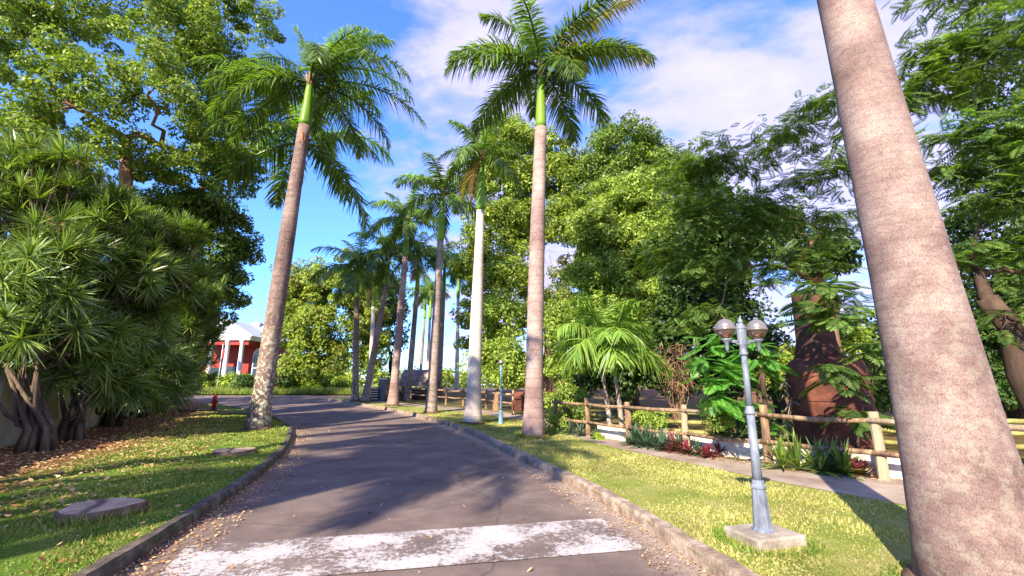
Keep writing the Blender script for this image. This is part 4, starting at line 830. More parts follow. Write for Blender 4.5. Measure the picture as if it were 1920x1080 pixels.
# ------------------------------------------------------------------ stumps, hydrant
def stump(label, c_, r, h, seed, top, side):
    rnd = random.Random(seed); root = empty('tree_stump', c_, label, 'stump', 'cut stumps on the left lawn'); seg = 40
    ph = [rnd.uniform(0, 6.28) for _ in range(4)]; rr = lambda a: r * (1 + .05 * math.sin(3 * a + ph[0]) + .035 * math.sin(5 * a + ph[1]) + .02 * math.sin(9 * a + ph[2]) + rnd.uniform(-.014, .014))
    mb = MB(); vs = []; pr = [(.96, -.03), (1.03, h * .35), (.98, h * .7), (1.01, h * .93), (.965, h)]
    for k, (f_, z) in enumerate(pr):
        for i in range(seg):
            a = 6.2832 * i / seg; q = rr(a) * f_ * (1 + (rnd.uniform(-.03, .03) if k < 4 else 0)); vs.append((q * math.cos(a), q * math.sin(a), z + (.008 * math.sin(2 * a + ph[3]) if k > 1 else 0)))
    mb.add(vs, [(k * seg + i, k * seg + (i + 1) % seg, (k + 1) * seg + (i + 1) % seg, (k + 1) * seg + i) for k in range(4) for i in range(seg)]); mb.build('bark', side, root, smooth=True)
    mt = MB(); vs = [(0, 0, h + .004)]
    for f_ in (.35, .7, .985):
        for i in range(seg): a = 6.2832 * i / seg; q = r * (1 + .05 * math.sin(3 * a + ph[0]) + .035 * math.sin(5 * a + ph[1]) + .02 * math.sin(9 * a + ph[2])) * f_ * .965; vs.append((q * math.cos(a), q * math.sin(a), h + .002 + .008 * math.sin(2 * a + ph[3]) * (f_ > .9)))
    fs = [(0, 1 + i, 1 + (i + 1) % seg) for i in range(seg)] + [(1 + k * seg + i, 1 + (k + 1) * seg + i, 1 + (k + 1) * seg + (i + 1) % seg, 1 + k * seg + (i + 1) % seg) for k in range(2) for i in range(seg)]
    mt.add(vs, fs); mt.build('cut_face', top, root)
m, nt2, b = new_mat('cut_wood')
t = N(nt2, 'ShaderNodeTexCoord'); w = N(nt2, 'ShaderNodeTexWave', wave_type='RINGS', rings_direction='Z', i_Scale=9.0, i_Distortion=2.5, i_Detail=3.0); L(nt2, t.outputs['Object'], w.inputs['Vector'])
no = N(nt2, 'ShaderNodeTexNoise', i_Scale=6.0, i_Detail=7.0, i_Roughness=0.7); L(nt2, t.outputs['Object'], no.inputs['Vector'])
r1 = ramp(nt2, [(0.3, (0.26, 0.15, 0.09)), (0.5, (0.46, 0.30, 0.19)), (0.7, (0.60, 0.44, 0.30))], no.outputs[0]); r2 = ramp(nt2, [(0, g3(.78)), (.5, g3(1.0)), (1, g3(1.1))], w.outputs['Fac'])
sc_ = N(nt2, 'ShaderNodeTexWave', wave_type='BANDS', bands_direction='DIAGONAL', i_Scale=0.35, i_Distortion=3.0, i_Detail=4.0); L(nt2, t.outputs['Object'], sc_.inputs['Vector'])
r4 = ramp(nt2, [(0.0, g3(.25)), (.02, g3(1.0))], sc_.outputs['Fac'])
mm = N(nt2, 'ShaderNodeMix', data_type='RGBA', blend_type='MULTIPLY'); mm.inputs[0].default_value = 1; L(nt2, r1.outputs[0], mm.inputs[6]); L(nt2, r2.outputs[0], mm.inputs[7])
m5 = N(nt2, 'ShaderNodeMix', data_type='RGBA', blend_type='MULTIPLY'); m5.inputs[0].default_value = 1; L(nt2, mm.outputs[2], m5.inputs[6]); L(nt2, r4.outputs[0], m5.inputs[7])
L(nt2, m5.outputs[2], b.inputs['Base Color']); b.inputs['Roughness'].default_value = .9
M['cut'] = m
M['stump_side'] = noise_mat('stump_bark', [(0.07, 0.04, 0.025), (0.20, 0.13, 0.085), (0.40, 0.28, 0.19)], scale=7, bump=1.0, bdist=.04)
stump('large flat round stump nearest the left kerb, with a crack across its top', gp(190, 967, LAWN), .39, .115, 1, M['cut'], M['stump_side'])
stump('smaller flat round stump further along the left lawn', gp(437, 852, LAWN), .42, .10, 2, M['cut'], M['stump_side'])
stump('low dark stump beside the red hydrant post', gp(368, 770, LAWN), .85, .06, 3, M['wood_dark'], M['wood_dark'])
stump('low dark stump just left of the lichen covered palm', gp(450, 777, LAWN), .5, .08, 4, M['wood_dark'], M['wood_dark'])
hp = gp(400, 771, LAWN); root = empty('fire_hydrant', hp, 'slim red hydrant post with a dark foot on the left lawn', 'hydrant')
mb = MB(); mb.lathe((0, 0, .12), [(.11, 0), (.11, .45), (.13, .46), (.13, .52), (.105, .54), (.105, .66), (.08, .73), (.03, .76)], 16); mb.build('post', M['red_post'], root, smooth=True)
mb = MB(); mb.lathe((0, 0, -.03), [(.2, 0), (.2, .09), (.15, .13), (.13, .16)], 16); mb.build('foot', M['black'], root, smooth=True)
for sx in (-1, 1): mb = MB(); mb.tube([(.08 * sx, -.02, .48), (.19 * sx, -.02, .48)], [.05, .045], 10); mb.build('outlet', M['red_post'], root, smooth=True)

# ------------------------------------------------------------------ lamp posts
def lamp(label, base, H, mat, plinth, heads, rz=0.0):
    root = empty('lamp_post', base, label, 'lamp post', 'lamp posts by the drive', rz); s_ = H / 2.33
    if plinth:
        mb = MB(); mb.box((0, 0, .02), (.60, .50, .15), .15); mb.build('plinth', M['kerb_pale'], root, bevel=.02)
    z0 = .095 if plinth else 0
    mb = MB(); mb.lathe((0, 0, z0), [(.115, 0), (.115, .015), (.092, .03), (.088, .08), (.070, .40), (.070, .41), (.080, .42), (.080, .44), (.064, .455), (.058, .50)], 8); o = mb.build('base_casting', mat, root)
    mb = MB(); mb.lathe((0, 0, z0), [(.052, .49), (.045, .70), (.042, 1.18)], 20); mb.lathe((0, 0, z0), [(.036, 1.26), (.030, 1.85)], 20); mb.build('shaft', mat, root, smooth=True)
    for (za, r_) in ((1.17, .056), (1.82, .046)):
        mb = MB(); mb.lathe((0, 0, z0), [(r_ * .75, za), (r_, za + .012), (r_ * 1.05, za + .03), (r_ * .8, za + .045), (r_ * .85, za + .06), (r_ * .68, za + .09), (r_ * .6, za + .1)], 20); mb.build('collar', mat, root, smooth=True)
    mb = MB(); mb.lathe((0, 0, z0), [(.036, 1.9), (.05, 1.95), (.054, 2.12), (.06, 2.13), (.06, 2.15), (.04, 2.165), (.022, 2.19), (.03, 2.21), (.018, 2.235), (.004, 2.27)], 12); mb.build('finial', mat, root)
    for sx in ((-1, 1) if heads == 2 else (0,)):
        x = .195 * sx; zc = z0 + (2.12 if heads == 2 else 2.25)
        if heads == 2:
            mb = MB(); mb.tube([(.03 * sx, 0, z0 + 1.93), (.09 * sx, 0, z0 + 1.975), (x, 0, z0 + 1.985)], [.013, .012, .012], 8); mb.tube([(.03 * sx, 0, z0 + 1.985), (x + .02 * sx, 0, z0 + 1.985)], .013, 8)
            mb.lathe((x, 0, z0), [(.012, 1.86), (.02, 1.9), (.022, 1.96), (.045, 1.985), (.06, 2.005), (.055, 2.012)], 14); arm = mb.build('arm', mat, root, smooth=True)
        R_ = .108; seg = 24
        gl = MB(); gl.lathe((x, 0, zc), [(R_ * math.sin(a), -R_ * math.cos(a)) for a in [.45 + (1.62 - .45) * i / 8 for i in range(9)]], seg); go = gl.build('globe', M['globe'], root, smooth=True)
        cp = MB(); cp.lathe((x, 0, zc), [(R_ * 1.07, -.012), (R_ * 1.08, .012)] + [(R_ * 1.02 * math.cos(a), .014 + R_ * .98 * math.sin(a)) for a in [i * 1.5 / 8 for i in range(9)]] + [(.012, R_ + .03)], seg); cp.build('globe_cap', M['globe_top'], root, smooth=True)
        bl = MB(); bl.lathe((x, 0, zc - .05), [(.02, -.05), (.03, -.02), (.035, .01), (.02, .035)], 12); bl.build('bulb', M['bulb'], root, smooth=True)
    root.scale = (s_, s_, s_)
    return root
lamp('grey two globe lamp post on a square concrete plinth on the right lawn', gp(1433, 1014, LAWN), 2.2, M['lamp_metal'], True, 2, rz=.12)
Yl = gp(939, 800).y
lamp('small far blue grey lamp post between the pale palm and the tall middle palm', (colX(939, Yl), Yl, g(Yl) + LAWN), 2.45, M['lamp_metal_far'], False, 1)

# ------------------------------------------------------------------ rail fences
def fence(name, label, posts, h, rails, mat, pr=.075, rr=.046, pale=(), group='wooden rail fences'):
    b0 = Vector(posts[0]); root = empty(name, b0, label, 'fence', group); rnd = random.Random(len(label))
    for i, p in enumerate(posts):
        p = Vector(p) - b0; mb = MB(); hh = h * rnd.uniform(.96, 1.05)
        mb.tube([p + Vector((0, 0, -.15)), p + Vector((rnd.uniform(-.02, .02), 0, hh * .5)), p + Vector((rnd.uniform(-.03, .03), 0, hh))], [pr * 1.08, pr, pr * .93], 10, jit=.09, rnd=rnd)
        mb.build('post', M['wood_pale'] if i in pale else mat, root, smooth=False)
    for i in range(len(posts) - 1):
        a, c_ = Vector(posts[i]) - b0, Vector(posts[i + 1]) - b0; d_ = (c_ - a).normalized(); nrm_ = Vector((-d_.y, d_.x, 0)) * -1
        if nrm_.y > 0: nrm_ = -nrm_
        for z in rails:
            off = nrm_ * (pr * .75); m_ = (a + c_) / 2 + Vector((0, 0, z + rnd.uniform(-.045, .0))) + off * .95
            mb = MB(); mb.tube([a + off - d_ * .08 + Vector((0, 0, z + rnd.uniform(-.01, .01))), m_, c_ + off + d_ * .08 + Vector((0, 0, z + rnd.uniform(-.01, .01)))], [rr * rnd.uniform(.85, 1.1), rr * rnd.uniform(.85, 1.05), rr * rnd.uniform(.8, 1.05)], 8, jit=.11, rnd=rnd)
            mb.build('rail', mat if z != rails[0] or i not in pale else M['wood_pale'], root, smooth=True)
    return root
FP = [(px, Y) for px, Y in [(1043, 15.6), (1103, 13.9), (1180, 12.3), (1290, 10.7), (1443, 9.15), (1660, 7.65), (1878, 6.65), (2150, 5.7)]]
fence('rail_fence', 'round log rail fence between the footpath and the garden, passing behind the near lamp post', [(colX(px, Y), Y, g(Y) + LAWN) for px, Y in FP], 1.08, (.93, .42), M['wood'], pale=(3, 5, 6))
fence('rail_fence', 'thin brown rail fence running behind the row of palms', [(colX(px, Y), Y, g(Y) + LAWN) for px, Y in [(1012, 20.5), (962, 24), (912, 27.5), (868, 29.6), (836, 31), (805, 33), (770, 35)]], 1.15, (.95, .5), M['wood'], pr=.07, rr=.05, pale=(1,))
fence('rail_fence', 'mossy low log fence deeper in the garden, beyond the near rail fence', [(colX(px, Y), Y, LAWN) for px, Y in [(1075, 17.5), (1200, 14.6), (1330, 13), (1480, 11.8), (1640, 11.2), (1800, 10.6), (1990, 10)]], .85, (.72, .47, .2), M['wood_moss'], pr=.08, rr=.06)
# low white garden wall along the near fence
root = empty('low_wall', (0, 0, 0), 'low whitewashed wall along the foot of the near rail fence', 'wall'); mw, mk = MB(), MB()
wpts = [(1125, 13.9), (1190, 12.55), (1300, 10.95), (1450, 9.4), (1665, 7.9), (1885, 6.85), (2150, 5.9)]
w3 = [Vector((colX(px, Y), Y, 0)) for px, Y in wpts]; root.location = w3[0]
for a, c_ in zip(w3[:-1], w3[1:]):
    m_ = (a + c_) / 2 - w3[0]; d_ = c_ - a; rz = math.atan2(d_.y, d_.x); mw.box((m_.x, m_.y, .19), (d_.length + .02, .16, .56), rz)
mw.build('masonry', noise_mat('whitewash', [(0.34, 0.27, 0.21), (0.55, 0.48, 0.41), (0.70, 0.64, 0.57)], scale=2.5, bump=.3), root, bevel=.01)

# ------------------------------------------------------------------ rusty boiler
bb = Vector((colX(1572, 10.4, 0), 10.4, LAWN)); root = empty('rusty_boiler', bb, 'big upright rust red iron boiler with a narrower neck behind the fence', 'boiler')
top_z = P(1572, 668, 10.4).z - LAWN; R_ = 65 * (10.4 * CT) / F
mb = MB(); mb.lathe((0, 0, 0), [(R_ * .95, -.05), (R_, .3), (R_, top_z * .78), (R_ * .985, top_z * .86), (R_ * .9, top_z * .94), (R_ * .7, top_z * .99), (R_ * .5, top_z)], 36); mb.build('body', M['rust'], root, smooth=True)
nz = P(1548, 566, 10.4).z - LAWN
mb = MB(); mb.lathe((-.12, 0, 0), [(R_ * .62, top_z * .95), (R_ * .56, top_z + .12), (R_ * .50, top_z + .35), (R_ * .47, nz), (R_ * .46, nz + .25)], 24); mb.build('neck', M['rust_dark'], root, smooth=True)
for z in (.34, top_z * .55, top_z * .8):
    mb = MB(); mb.lathe((0, 0, z), [(R_ * 1.0, -.02), (R_ * 1.025, -.02), (R_ * 1.025, .02), (R_ * 1.0, .02)], 36); mb.build('band', M['rust'], root, smooth=False)

# ------------------------------------------------------------------ bare twigs heap
rnd = random.Random(9)
def twigs(label, px, py, Y, rx, rz, n, mat):
    c_ = P(px, py, Y); bz = Vector((c_.x, Y, g(Y))); root = empty('bare_shrub', bz, label, 'shrub', 'bare shrubs by the fence'); mb = MB()
    for k in range(n):
        a = rnd.uniform(0, 6.28); e = rnd.uniform(.1, 1); tip = c_ - bz + Vector((math.cos(a) * rx * e, math.sin(a) * rx * .6 * e, rnd.uniform(-rz, rz))); s0 = Vector((rnd.uniform(-.15, .15), rnd.uniform(-.15, .15), 0)) if k % 3 == 0 else tip * rnd.uniform(.3, .6)
        if k % 4: s0 = tip + Vector((rnd.uniform(-.7, .7) * rx, rnd.uniform(-.4, .4), -rnd.uniform(-.1, .7) * rz)); s0.z = max(s0.z, .1)
        m_ = (s0 + tip) / 2 + Vector((rnd.uniform(-.25, .25), rnd.uniform(-.2, .2), rnd.uniform(-.1, .3)))
        mb.tube([s0, (s0 + m_) / 2 + Vector((rnd.uniform(-.08, .08), 0, .05)), m_, (m_ + tip) / 2 + Vector((0, rnd.uniform(-.08, .08), .04)), tip + Vector((rnd.uniform(-.2, .2), 0, rnd.uniform(-.25, .1)))], [.014, .012, .010, .007, .004], 5, cap=False)
    mb.build('twigs', mat, root, smooth=True)
twigs('tangle of bare reddish brown twigs right of the small palms', 1265, 690, 14.2, .8, .7, 120, M['bark'])
twigs('pale dry twiggy plant between the near lamp post and the boiler', 1490, 740, 10.6, .25, .5, 50, M['bark_pale'])
twigs('tangle of bare limbs behind the tall middle palm', 1035, 530, 27, 1.6, 2.6, 90, M['bark'])

# ------------------------------------------------------------------ spiky bed plants
def spiky(label, px, Y, n, ln, mat, seed, w=.045, bush='bed plants along the fence'):
    rng = np.random.RandomState(seed); base = Vector((colX(px, Y), Y, g(Y) + LAWN)); pos = np.array([[0, 0, .04]]); d = np.array([[0, 0, 1.0]])
    me = strips_mesh('rosette_plant', rosettes(pos, d, rng, n=n, ln=ln, w=w), mat)
    return tag(link('rosette_plant', me, None, None, base), label, 'plant', bush)
sp = [(1068, 14.6, .5, 'leaf_aloe', 'grey green spiky plant at the foot of the first fence post'), (1090, 14.0, .42, 'leaf_aloe', 'spiky plant just right of the first fence post'), (1188, 11.9, .5, 'leaf_aloe', 'grey green spiky plant right of the small palm stems'),
      (1215, 11.5, .52, 'leaf_aloe', 'dense grey green spiky plant left of the red ones'), (1243, 11.1, .5, 'leaf_aloe', 'spiky green plant touching the first red one'), (1262, 10.8, .42, 'leaf_red', 'red leaved spiky plant, leftmost of the red ones'),
      (1290, 10.35, .42, 'leaf_red', 'red leaved spiky plant in front of the pale fence post'), (1310, 10.2, .36, 'leaf_aloe', 'green spiky plant between two red ones'), (1328, 9.9, .36, 'leaf_red', 'red leaved spiky plant, rightmost of the red ones, before the white wall'),
      (1500, 8.5, .55, 'leaf_strap', 'dark green spiky plant right of the near lamp post'), (1540, 8.3, .6, 'leaf_strap', 'largest dark green spiky plant below the boiler'), (1585, 8.05, .5, 'leaf_strap', 'dark green spiky plant nearest the pale fence post by the boiler'), (1470, 8.7, .5, 'leaf_strap', 'dark spiky plant leaning behind the near lamp post')]
sp += [(1118, 13.3, .34, 'leaf_aloe', 'small spiky plant left of the small palm stems'), (1203, 11.9, .45, 'leaf_aloe', 'grey spiky plant behind its neighbours right of the palm stems'), (1230, 11.4, .4, 'leaf_aloe', 'leafy spiky plant in the middle of the bed'),
       (1276, 10.8, .38, 'leaf_aloe', 'grey green spiky plant just left of the pale fence post'), (1350, 10.3, .28, 'leaf_red', 'tiny reddish plant before the white wall'), (1420, 9.6, .3, 'leaf_aloe', 'small grey plant before the white wall near the lamp'), (1562, 8.3, .5, 'leaf_aloe', 'grey green spiky plant between the dark ones'), (1615, 8.0, .34, 'leaf_red', 'dark reddish spiky plant left of the pale corner post')]
for i, (px, Y, ln, mt, lb) in enumerate(sp): spiky(lb, px, Y, 56, ln * 1.2, M[mt], 100 + i)
def bush(label, px, py, Y, rx, rz, n, crad, nl, ls, mat, seed, group='bushes', cat='bush', z=None):
    rng = np.random.RandomState(seed); base = Vector((P(px, py, Y).x, Y, g(Y) + .05)); c_, r_ = B(px, py, Y, rx, rz); c_ = np.array(c_) - np.array(base)
    C_, R_, _ = blob_clumps([(c_, r_)], rng, n, crad, .35); C_[:, 2] = np.maximum(C_[:, 2], R_ * .5)
    return tag(link('bush', quads_mesh('bush', leaf_clumps(C_, R_, nl, ls, rng), mat), None, None, base), label, cat, group)
bush('small bright green bush at the start of the near fence', 1040, 800, 14.8, 22, 28, 18, .22, 90, .07, M['leaf_bright'], 1, 'bushes along the fence')
bush('low bright green bush behind the fence left of the pale post', 1222, 790, 13.2, 42, 18, 22, .22, 90, .08, M['leaf_bright'], 2, 'bushes along the fence')
bush('little light green plant at the fence foot left of the small palms', 1122, 822, 13.2, 12, 14, 8, .14, 70, .06, M['leaf_yellow'], 3, 'bushes along the fence')
bush('green bush behind the first fence bay', 1075, 782, 16, 34, 24, 20, .25, 90, .09, M['leaf_mid'], 4, 'bushes along the fence')
bush('dark bush inside the garden behind the near lamp post', 1395, 790, 12.4, 60, 30, 26, .3, 90, .1, M['leaf_dark'], 5, 'bushes along the fence')
bush('hanging green plant under the feathery sapling', 1352, 790, 9.4, 18, 28, 14, .15, 70, .07, M['leaf_mid'], 6, 'bushes along the fence')
bush('yellowish bush behind the boiler neck', 1600, 640, 13.5, 40, 40, 30, .3, 90, .12, M['leaf_yellow'], 7, 'bushes along the fence')
bush('pale yellow green bush between lamp post and boiler', 1480, 690, 14, 50, 50, 34, .35, 90, .12, M['leaf_olive'], 8, 'bushes along the fence')
bush('dark bush at the right edge behind the rail fence', 1900, 740, 14, 80, 60, 40, .4, 100, .15, M['leaf_dark'], 9, 'bushes along the fence')
bush('green bush far right between the huge trunk and the leaning one', 1800, 720, 19, 90, 60, 50, .5, 100, .18, M['leaf_mid'], 10, 'bushes along the fence')
bush('mid green bush behind the boiler', 1650, 740, 17, 60, 50, 40, .45, 100, .17, M['leaf_mid'], 11, 'bushes along the fence')
# across the bend: hedge bushes, each with its own place
fb = 'bushes across the far bend'
hb = [(350, 722, 'leaf_yellow', 'yellow green bush leftmost across the bend'), (385, 720, 'leaf_yellow', 'yellow green bush below the red porch'), (420, 718, 'leaf_yellow', 'yellow green bush below the white columns'), (456, 722, 'leaf_mid', 'darker green bush left of the lichen covered palm'),
      (560, 716, 'leaf_yellow', 'yellow green bush right of the dark round one'), (600, 708, 'leaf_bright', 'taller light green bush under the olive tree'), (585, 728, 'leaf_yellow', 'low yellow green bush under the olive tree'), (625, 722, 'leaf_mid', 'mid green bush by the foot of the olive tree'), (648, 716, 'leaf_yellow', 'small yellow bush left of the upright palm')]
for i, (px, py, mt, lb) in enumerate(hb): bush(lb, px, py, 47 + (i % 3) * .6, 26, 16, 34, .5, 90, .22, M[mt], 20 + i, fb)
bush('dark round shrub right of the lichen covered palm', 526, 718, 45.6, 24, 13, 30, .4, 90, .18, M['leaf_dark'], 40, fb)
bush('dark green shrub low beside the lichen covered palm', 460, 716, 45.4, 14, 12, 16, .4, 80, .18, M['leaf_dark'], 41, fb)
rs = np.random.RandomState(5)
q = field(va[:, :], vb[:, :], 30000, 52, vlim=(0, .12), near=0)
n = len(q); z = np.array([g(y) for y in q[:, 1]]) + LAWN; base = np.c_[q[:, :2], z]; a = rs.rand(n) * 6.28; s_ = np.c_[np.cos(a), np.sin(a), 0 * a]; le = nrm(np.c_[rs.randn(n, 2) * .4, np.ones(n)])
tag(link('tall_grass', quads_mesh('tall_grass', np.stack([base - s_ * .03, base + s_ * .03, base + le * (.3 + .5 * rs.rand(n, 1))], 1), M['blade_green'])), 'rough tall grass along the far side of the bend', 'grass', kind='stuff')
# far woods closing the horizon
rng = np.random.RandomState(8); C_ = []; 
for k in range(900):
    a = rng.uniform(-1.25, 1.25); r_ = rng.uniform(88, 105); x, y = r_ * math.sin(a), r_ * math.cos(a); hh = 1.5 + (4.6 if not (-.30 < a < -.08) else 2.5) * rng.rand() ; C_.append((x, y, g(y) + hh - 1))
link_ = link('far_woods', quads_mesh('far_woods', leaf_clumps(np.array(C_), np.full(900, 2.2), 45, .9, rng), M['leaf_olive'])); tag(link_, 'low green woods far behind the palms', 'woods', kind='stuff')

# ------------------------------------------------------------------ house across the bend
HY = 50.0; hz = g(HY) + .1
X = lambda px: colX(px, HY, 2.5); Zp = lambda py: P(420, py, HY).z
x0, x1 = X(130), X(492); root = empty('red_house', ((x0 + x1) / 2, HY, hz), 'red house with white columns and pale roof across the bend', 'house'); R0 = Vector(root.location)
def part(nm, mb, mat, par=None, smooth=False):
    o = mb.build(nm, mat, par or root, smooth=smooth)
    o.location = -R0 if par is None else (0, 0, 0); return o
zt = Zp(643) ; mb = MB(); mb.box(((x0 + x1) / 2, HY + 5, (hz + zt) / 2 + .1), (x1 - x0, 7.0, zt - hz + .2)); part('wall', mb, M['red'])
# porch roof and its floor
pxa, pxb = X(368), X(474); pz = Zp(638); mb = MB(); mb.box(((pxa + pxb) / 2, HY + .2, pz + .12), (pxb - pxa, 3.2, .45)); part('entablature', mb, M['white'])
mb = MB(); mb.box(((pxa + pxb) / 2, HY + .25, pz - .35), (pxb - pxa - .5, 2.8, .5)); part('porch_beam', mb, M['red'])
pk = Vector((X(421), 0, Zp(600)))
mb = MB(); mb.add([(pxa - .2, HY - 1.5, pz + .35), (pxb + .2, HY - 1.5, pz + .35), (pk.x, HY - 1.5, pk.z), (pxa - .2, HY + 4, pz + .35), (pxb + .2, HY + 4, pz + .35), (pk.x, HY + 4, pk.z)], [(0, 1, 2), (3, 5, 4), (0, 3, 4, 1), (1, 4, 5, 2), (0, 2, 5, 3)]); part('pediment', mb, M['roof_white'])
mb = MB()
for (a, c_) in (((pxa - .3, pz + .32), (pk.x, pk.z + .06)), ((pk.x, pk.z + .06), (pxb + .3, pz + .32))): mb.tube([(a[0], HY - 1.55, a[1]), (c_[0], HY - 1.55, c_[1])], .11, 4)
part('gable_trim', mb, M['white'])
for px in (378, 402, 431, 458):
    mb = MB(); x = X(px); mb.lathe((x, HY - 1.1, hz - .1), [(.34, 0), (.34, .2), (.26, .25), (.22, (pz - hz) - .3), (.3, pz - hz - .15), (.32, pz - hz)], 14); part('column', mb, M['white'], smooth=True)
zr0, zr1 = zt + .1, Zp(596)
mb = MB(); xa, xb = x0 - .8, x1 + .8; ya, yb = HY + .9, HY + 9.2; mb.add([(xa, ya, zr0), (xb, ya, zr0), (xb, yb, zr0), (xa, yb, zr0), (xa + 3, (ya + yb) / 2, zr1), (xb - 3, (ya + yb) / 2, zr1)], [(0, 1, 5, 4), (1, 2, 5), (2, 3, 4, 5), (3, 0, 4), (3, 2, 1, 0)]); roof = part('roof', mb, M['roof_white'])
mb = MB(); mb.box((X(427), HY + 4.5, Zp(606)), (.9, .8, 1.3)); ch = mb.build('chimney', M['concrete'], roof)
mb = MB(); xw = X(472); wz = hz + 1.0; wt = Zp(662)
seg = 10; rw = .95; prof = [(-rw, wz), (rw, wz), (rw, wt)] + [(rw * math.cos(math.pi * i / seg), wt + rw * .8 * math.sin(math.pi * i / seg)) for i in range(1, seg)] + [(-rw, wt)]
def extr(pr, xc, y0, y1):
    k = len(pr); m_ = MB(); m_.add([(xc + p[0], y0, p[1]) for p in pr] + [(xc + p[0], y1, p[1]) for p in pr], [tuple(range(k)), tuple(reversed(range(k, 2 * k)))] + [(i, (i + 1) % k, k + (i + 1) % k, k + i) for i in range(k)]); return m_
win = part('arched_window', extr(prof, xw, HY + 1.42, HY + 1.5), M['white'])
extr([(p[0] * .86, wz + .12 + (p[1] - wz) * .88) for p in prof], xw, HY + 1.40, HY + 1.45).build('pane', M['glass_dark'], win)
mb = MB(); mb.box((xw, HY + 1.38, (wz + wt) / 2 + .3), (.08, .04, wt - wz + 1.0)); mb.box((xw, HY + 1.376, wt), (rw * 1.7, .04, .08)); mb.box((xw, HY + 1.376, (wz + wt) / 2), (rw * 1.7, .04, .08)); mb.build('glazing_bar', M['white'], win)
mb = MB(); mb.box((X(415), HY + 1.45, hz + 1.35), (1.5, .08, 2.8)); dr = part('porch_shade_door', mb, M['glass_dark'])  # wide dark door panel, its colour standing in for shade behind the porch
mb = MB(); mb.box((X(385), HY + 1.45, hz + 1.4), (1.5, .08, 2.4)); part('porch_shade_window', mb, M['glass_dark'])  # likewise a dark window panel that deepens the porch shade by colour
fp = Vector((X(443), HY - 3, hz)); r2_ = empty('flag_pole', fp, 'thin white pole in front of the porch columns with furled flag', 'flag pole')
mb = MB(); mb.tube([(0, 0, 0), (0, 0, 4.9)], [.05, .035], 8); mb.build('pole', M['white'], r2_, smooth=True)
mb = MB(); mb.add([(0.03, 0, 4.6), (.28, -.02, 4.2), (.22, .03, 3.3), (.05, 0, 3.5), (.03, .06, 4.6), (.28, .05, 4.2), (.22, .09, 3.3), (.05, .07, 3.5)], [(0, 1, 2, 3), (7, 6, 5, 4), (0, 4, 5, 1), (1, 5, 6, 2), (2, 6, 7, 3), (3, 7, 4, 0)]); mb.build('flag', M['red'], r2_)

# longer untrimmed grass round the feet of posts and trunks
tf = []
for (x_, y_, r_, k) in [(b1.x, b1.y, .42, 700), (bL.x, bL.y, .5, 900), (colX(886, bY), bY, .47, 500), (3.46, 3.62, .5, 1500), (gp(1433, 1014, LAWN).x, gp(1433, 1014, LAWN).y, .40, 1500), (gp(190, 967, LAWN).x, gp(190, 967, LAWN).y, .41, 900), (gp(437, 852, LAWN).x, gp(437, 852, LAWN).y, .44, 700)]:
    a = rs.rand(k) * 6.283; q_ = r_ * (.98 + .28 * rs.rand(k) ** 2); tf.append(np.c_[x_ + np.cos(a) * q_, y_ + np.sin(a) * q_, a])
tf = np.concatenate(tf); rs = np.random.RandomState(77)
blades('grass', tf, M['blade_green'], .075, 'longer grass tufts growing round the palm feet, stumps and lamp plinth')

# ------------------------------------------------------------------ wooden shelter and odds by it
SY = 38.0; sx = colX(792, SY, 1.5); sb = Vector((sx, SY, g(SY) + LAWN)); k = SY / F
root = empty('wooden_shelter', sb, 'small wooden shelter with a curved shingled roof behind the palms', 'shelter', rz=-.25)
mb = MB(); nr = 9; W_, D_ = 3.0, 2.6; hb_ = 0.9
for i in range(nr):                                                          # overlapping shingle courses up the curve
    a0, a1 = math.radians(4 + i * 84 / nr), math.radians(4 + (i + 1.25) * 84 / nr)
    for sgn in (-1,):
        y0, z0_ = -math.cos(a0) * D_ / 2, hb_ + math.sin(a0) * 1.45; y1, z1_ = -math.cos(a1) * D_ / 2, hb_ + math.sin(a1) * 1.45
        mb.add([(-W_ / 2, y0 - .05, z0_), (W_ / 2, y0 - .05, z0_), (W_ / 2, y1, z1_), (-W_ / 2, y1, z1_), (-W_ / 2, y0 + .0, z0_ + .05 - .05), (W_ / 2, y0, z0_)], [(0, 1, 2, 3)])
        mb.box((0, (y0 + y1) / 2 - .02, (z0_ + z1_) / 2), (W_, .03, math.hypot(y1 - y0, z1_ - z0_)), 0, Matrix.Rotation(-math.atan2(y1 - y0, z1_ - z0_), 3, 'X'))
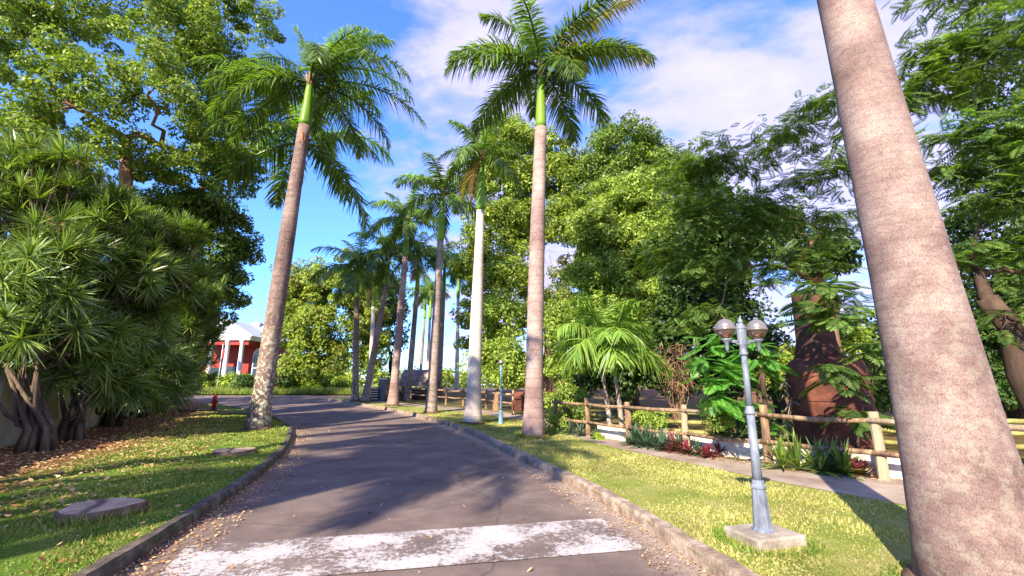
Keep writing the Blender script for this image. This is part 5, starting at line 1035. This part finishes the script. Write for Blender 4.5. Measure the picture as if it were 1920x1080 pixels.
mb.build('roof', M['shingle'], root)
mb = MB(); mb.box((0, .2, hb_ * .5), (W_ - .2, D_ * .7, hb_)); mb.build('plank_wall', M['wood_dark'], root)
mb = MB(); mb.box((0, -D_ / 2 - .2, .55), (W_ + .6, .5, .08)); mb.box((-1.2, -D_ / 2 - .2, .25), (.1, .4, .52)); mb.box((1.2, -D_ / 2 - .2, .25), (.1, .4, .52)); mb.build('bench', M['wood'], root)
py_ = 36.5
def pb_(px, Y): return Vector((colX(px, Y), Y, g(Y) + LAWN))
root = empty('plank_panel', pb_(738, 37.5), 'brown plank screen behind the mottled palm', 'screen')
mb = MB()
for i in range(9): mb.box((0, 0, .12 + i * .19), (2.3, .05, .175))
mb.build('planks', M['wood'], root)
mb = MB(); mb.box((-1.1, .06, .95), (.12, .07, 1.9)); mb.box((1.1, .06, .95), (.12, .07, 1.9)); mb.build('frame', M['wood_dark'], root)
root = empty('gate_pillar', pb_(715, 35.6), 'grey square pillar right of the leaning palm foot', 'pillar')
mb = MB(); mb.box((0, 0, .8), (.42, .42, 1.6)); mb.build('shaft', M['lamp_metal'], root, bevel=.02); mb = MB(); mb.box((0, 0, 1.65), (.56, .56, .12)); mb.build('cap', M['white'], root, bevel=.02)
root = empty('louvred_box', pb_(702, 35.2), 'dark box with white horizontal slats beside the grey pillar', 'box')
mb = MB(); mb.box((0, .1, .5), (.6, .3, 1.0)); mb.build('casing', M['black'], root)
for i in range(5): mb = MB(); mb.box((0, -.08, .16 + i * .19), (.5, .05, .07)); mb.build('slat', M['white'], root)
root = empty('cane_cart', pb_(975, 23.0), 'rust red piece of old machinery behind the rail fence left of the tall middle palm', 'machine')
mb = MB(); mb.box((0, 0, .45), (.8, .6, .5)); mb.tube([(-.3, 0, .9), (.3, 0, .9)], .22, 14); mb.build('body', M['rust'], root, bevel=.03)
for sx_ in (-.38, .38):
    mb = MB(); mb.tube([(sx_ - .03, -.1, .32), (sx_ + .03, -.1, .32)], .32, 18); mb.build('wheel', M['rust'], root)
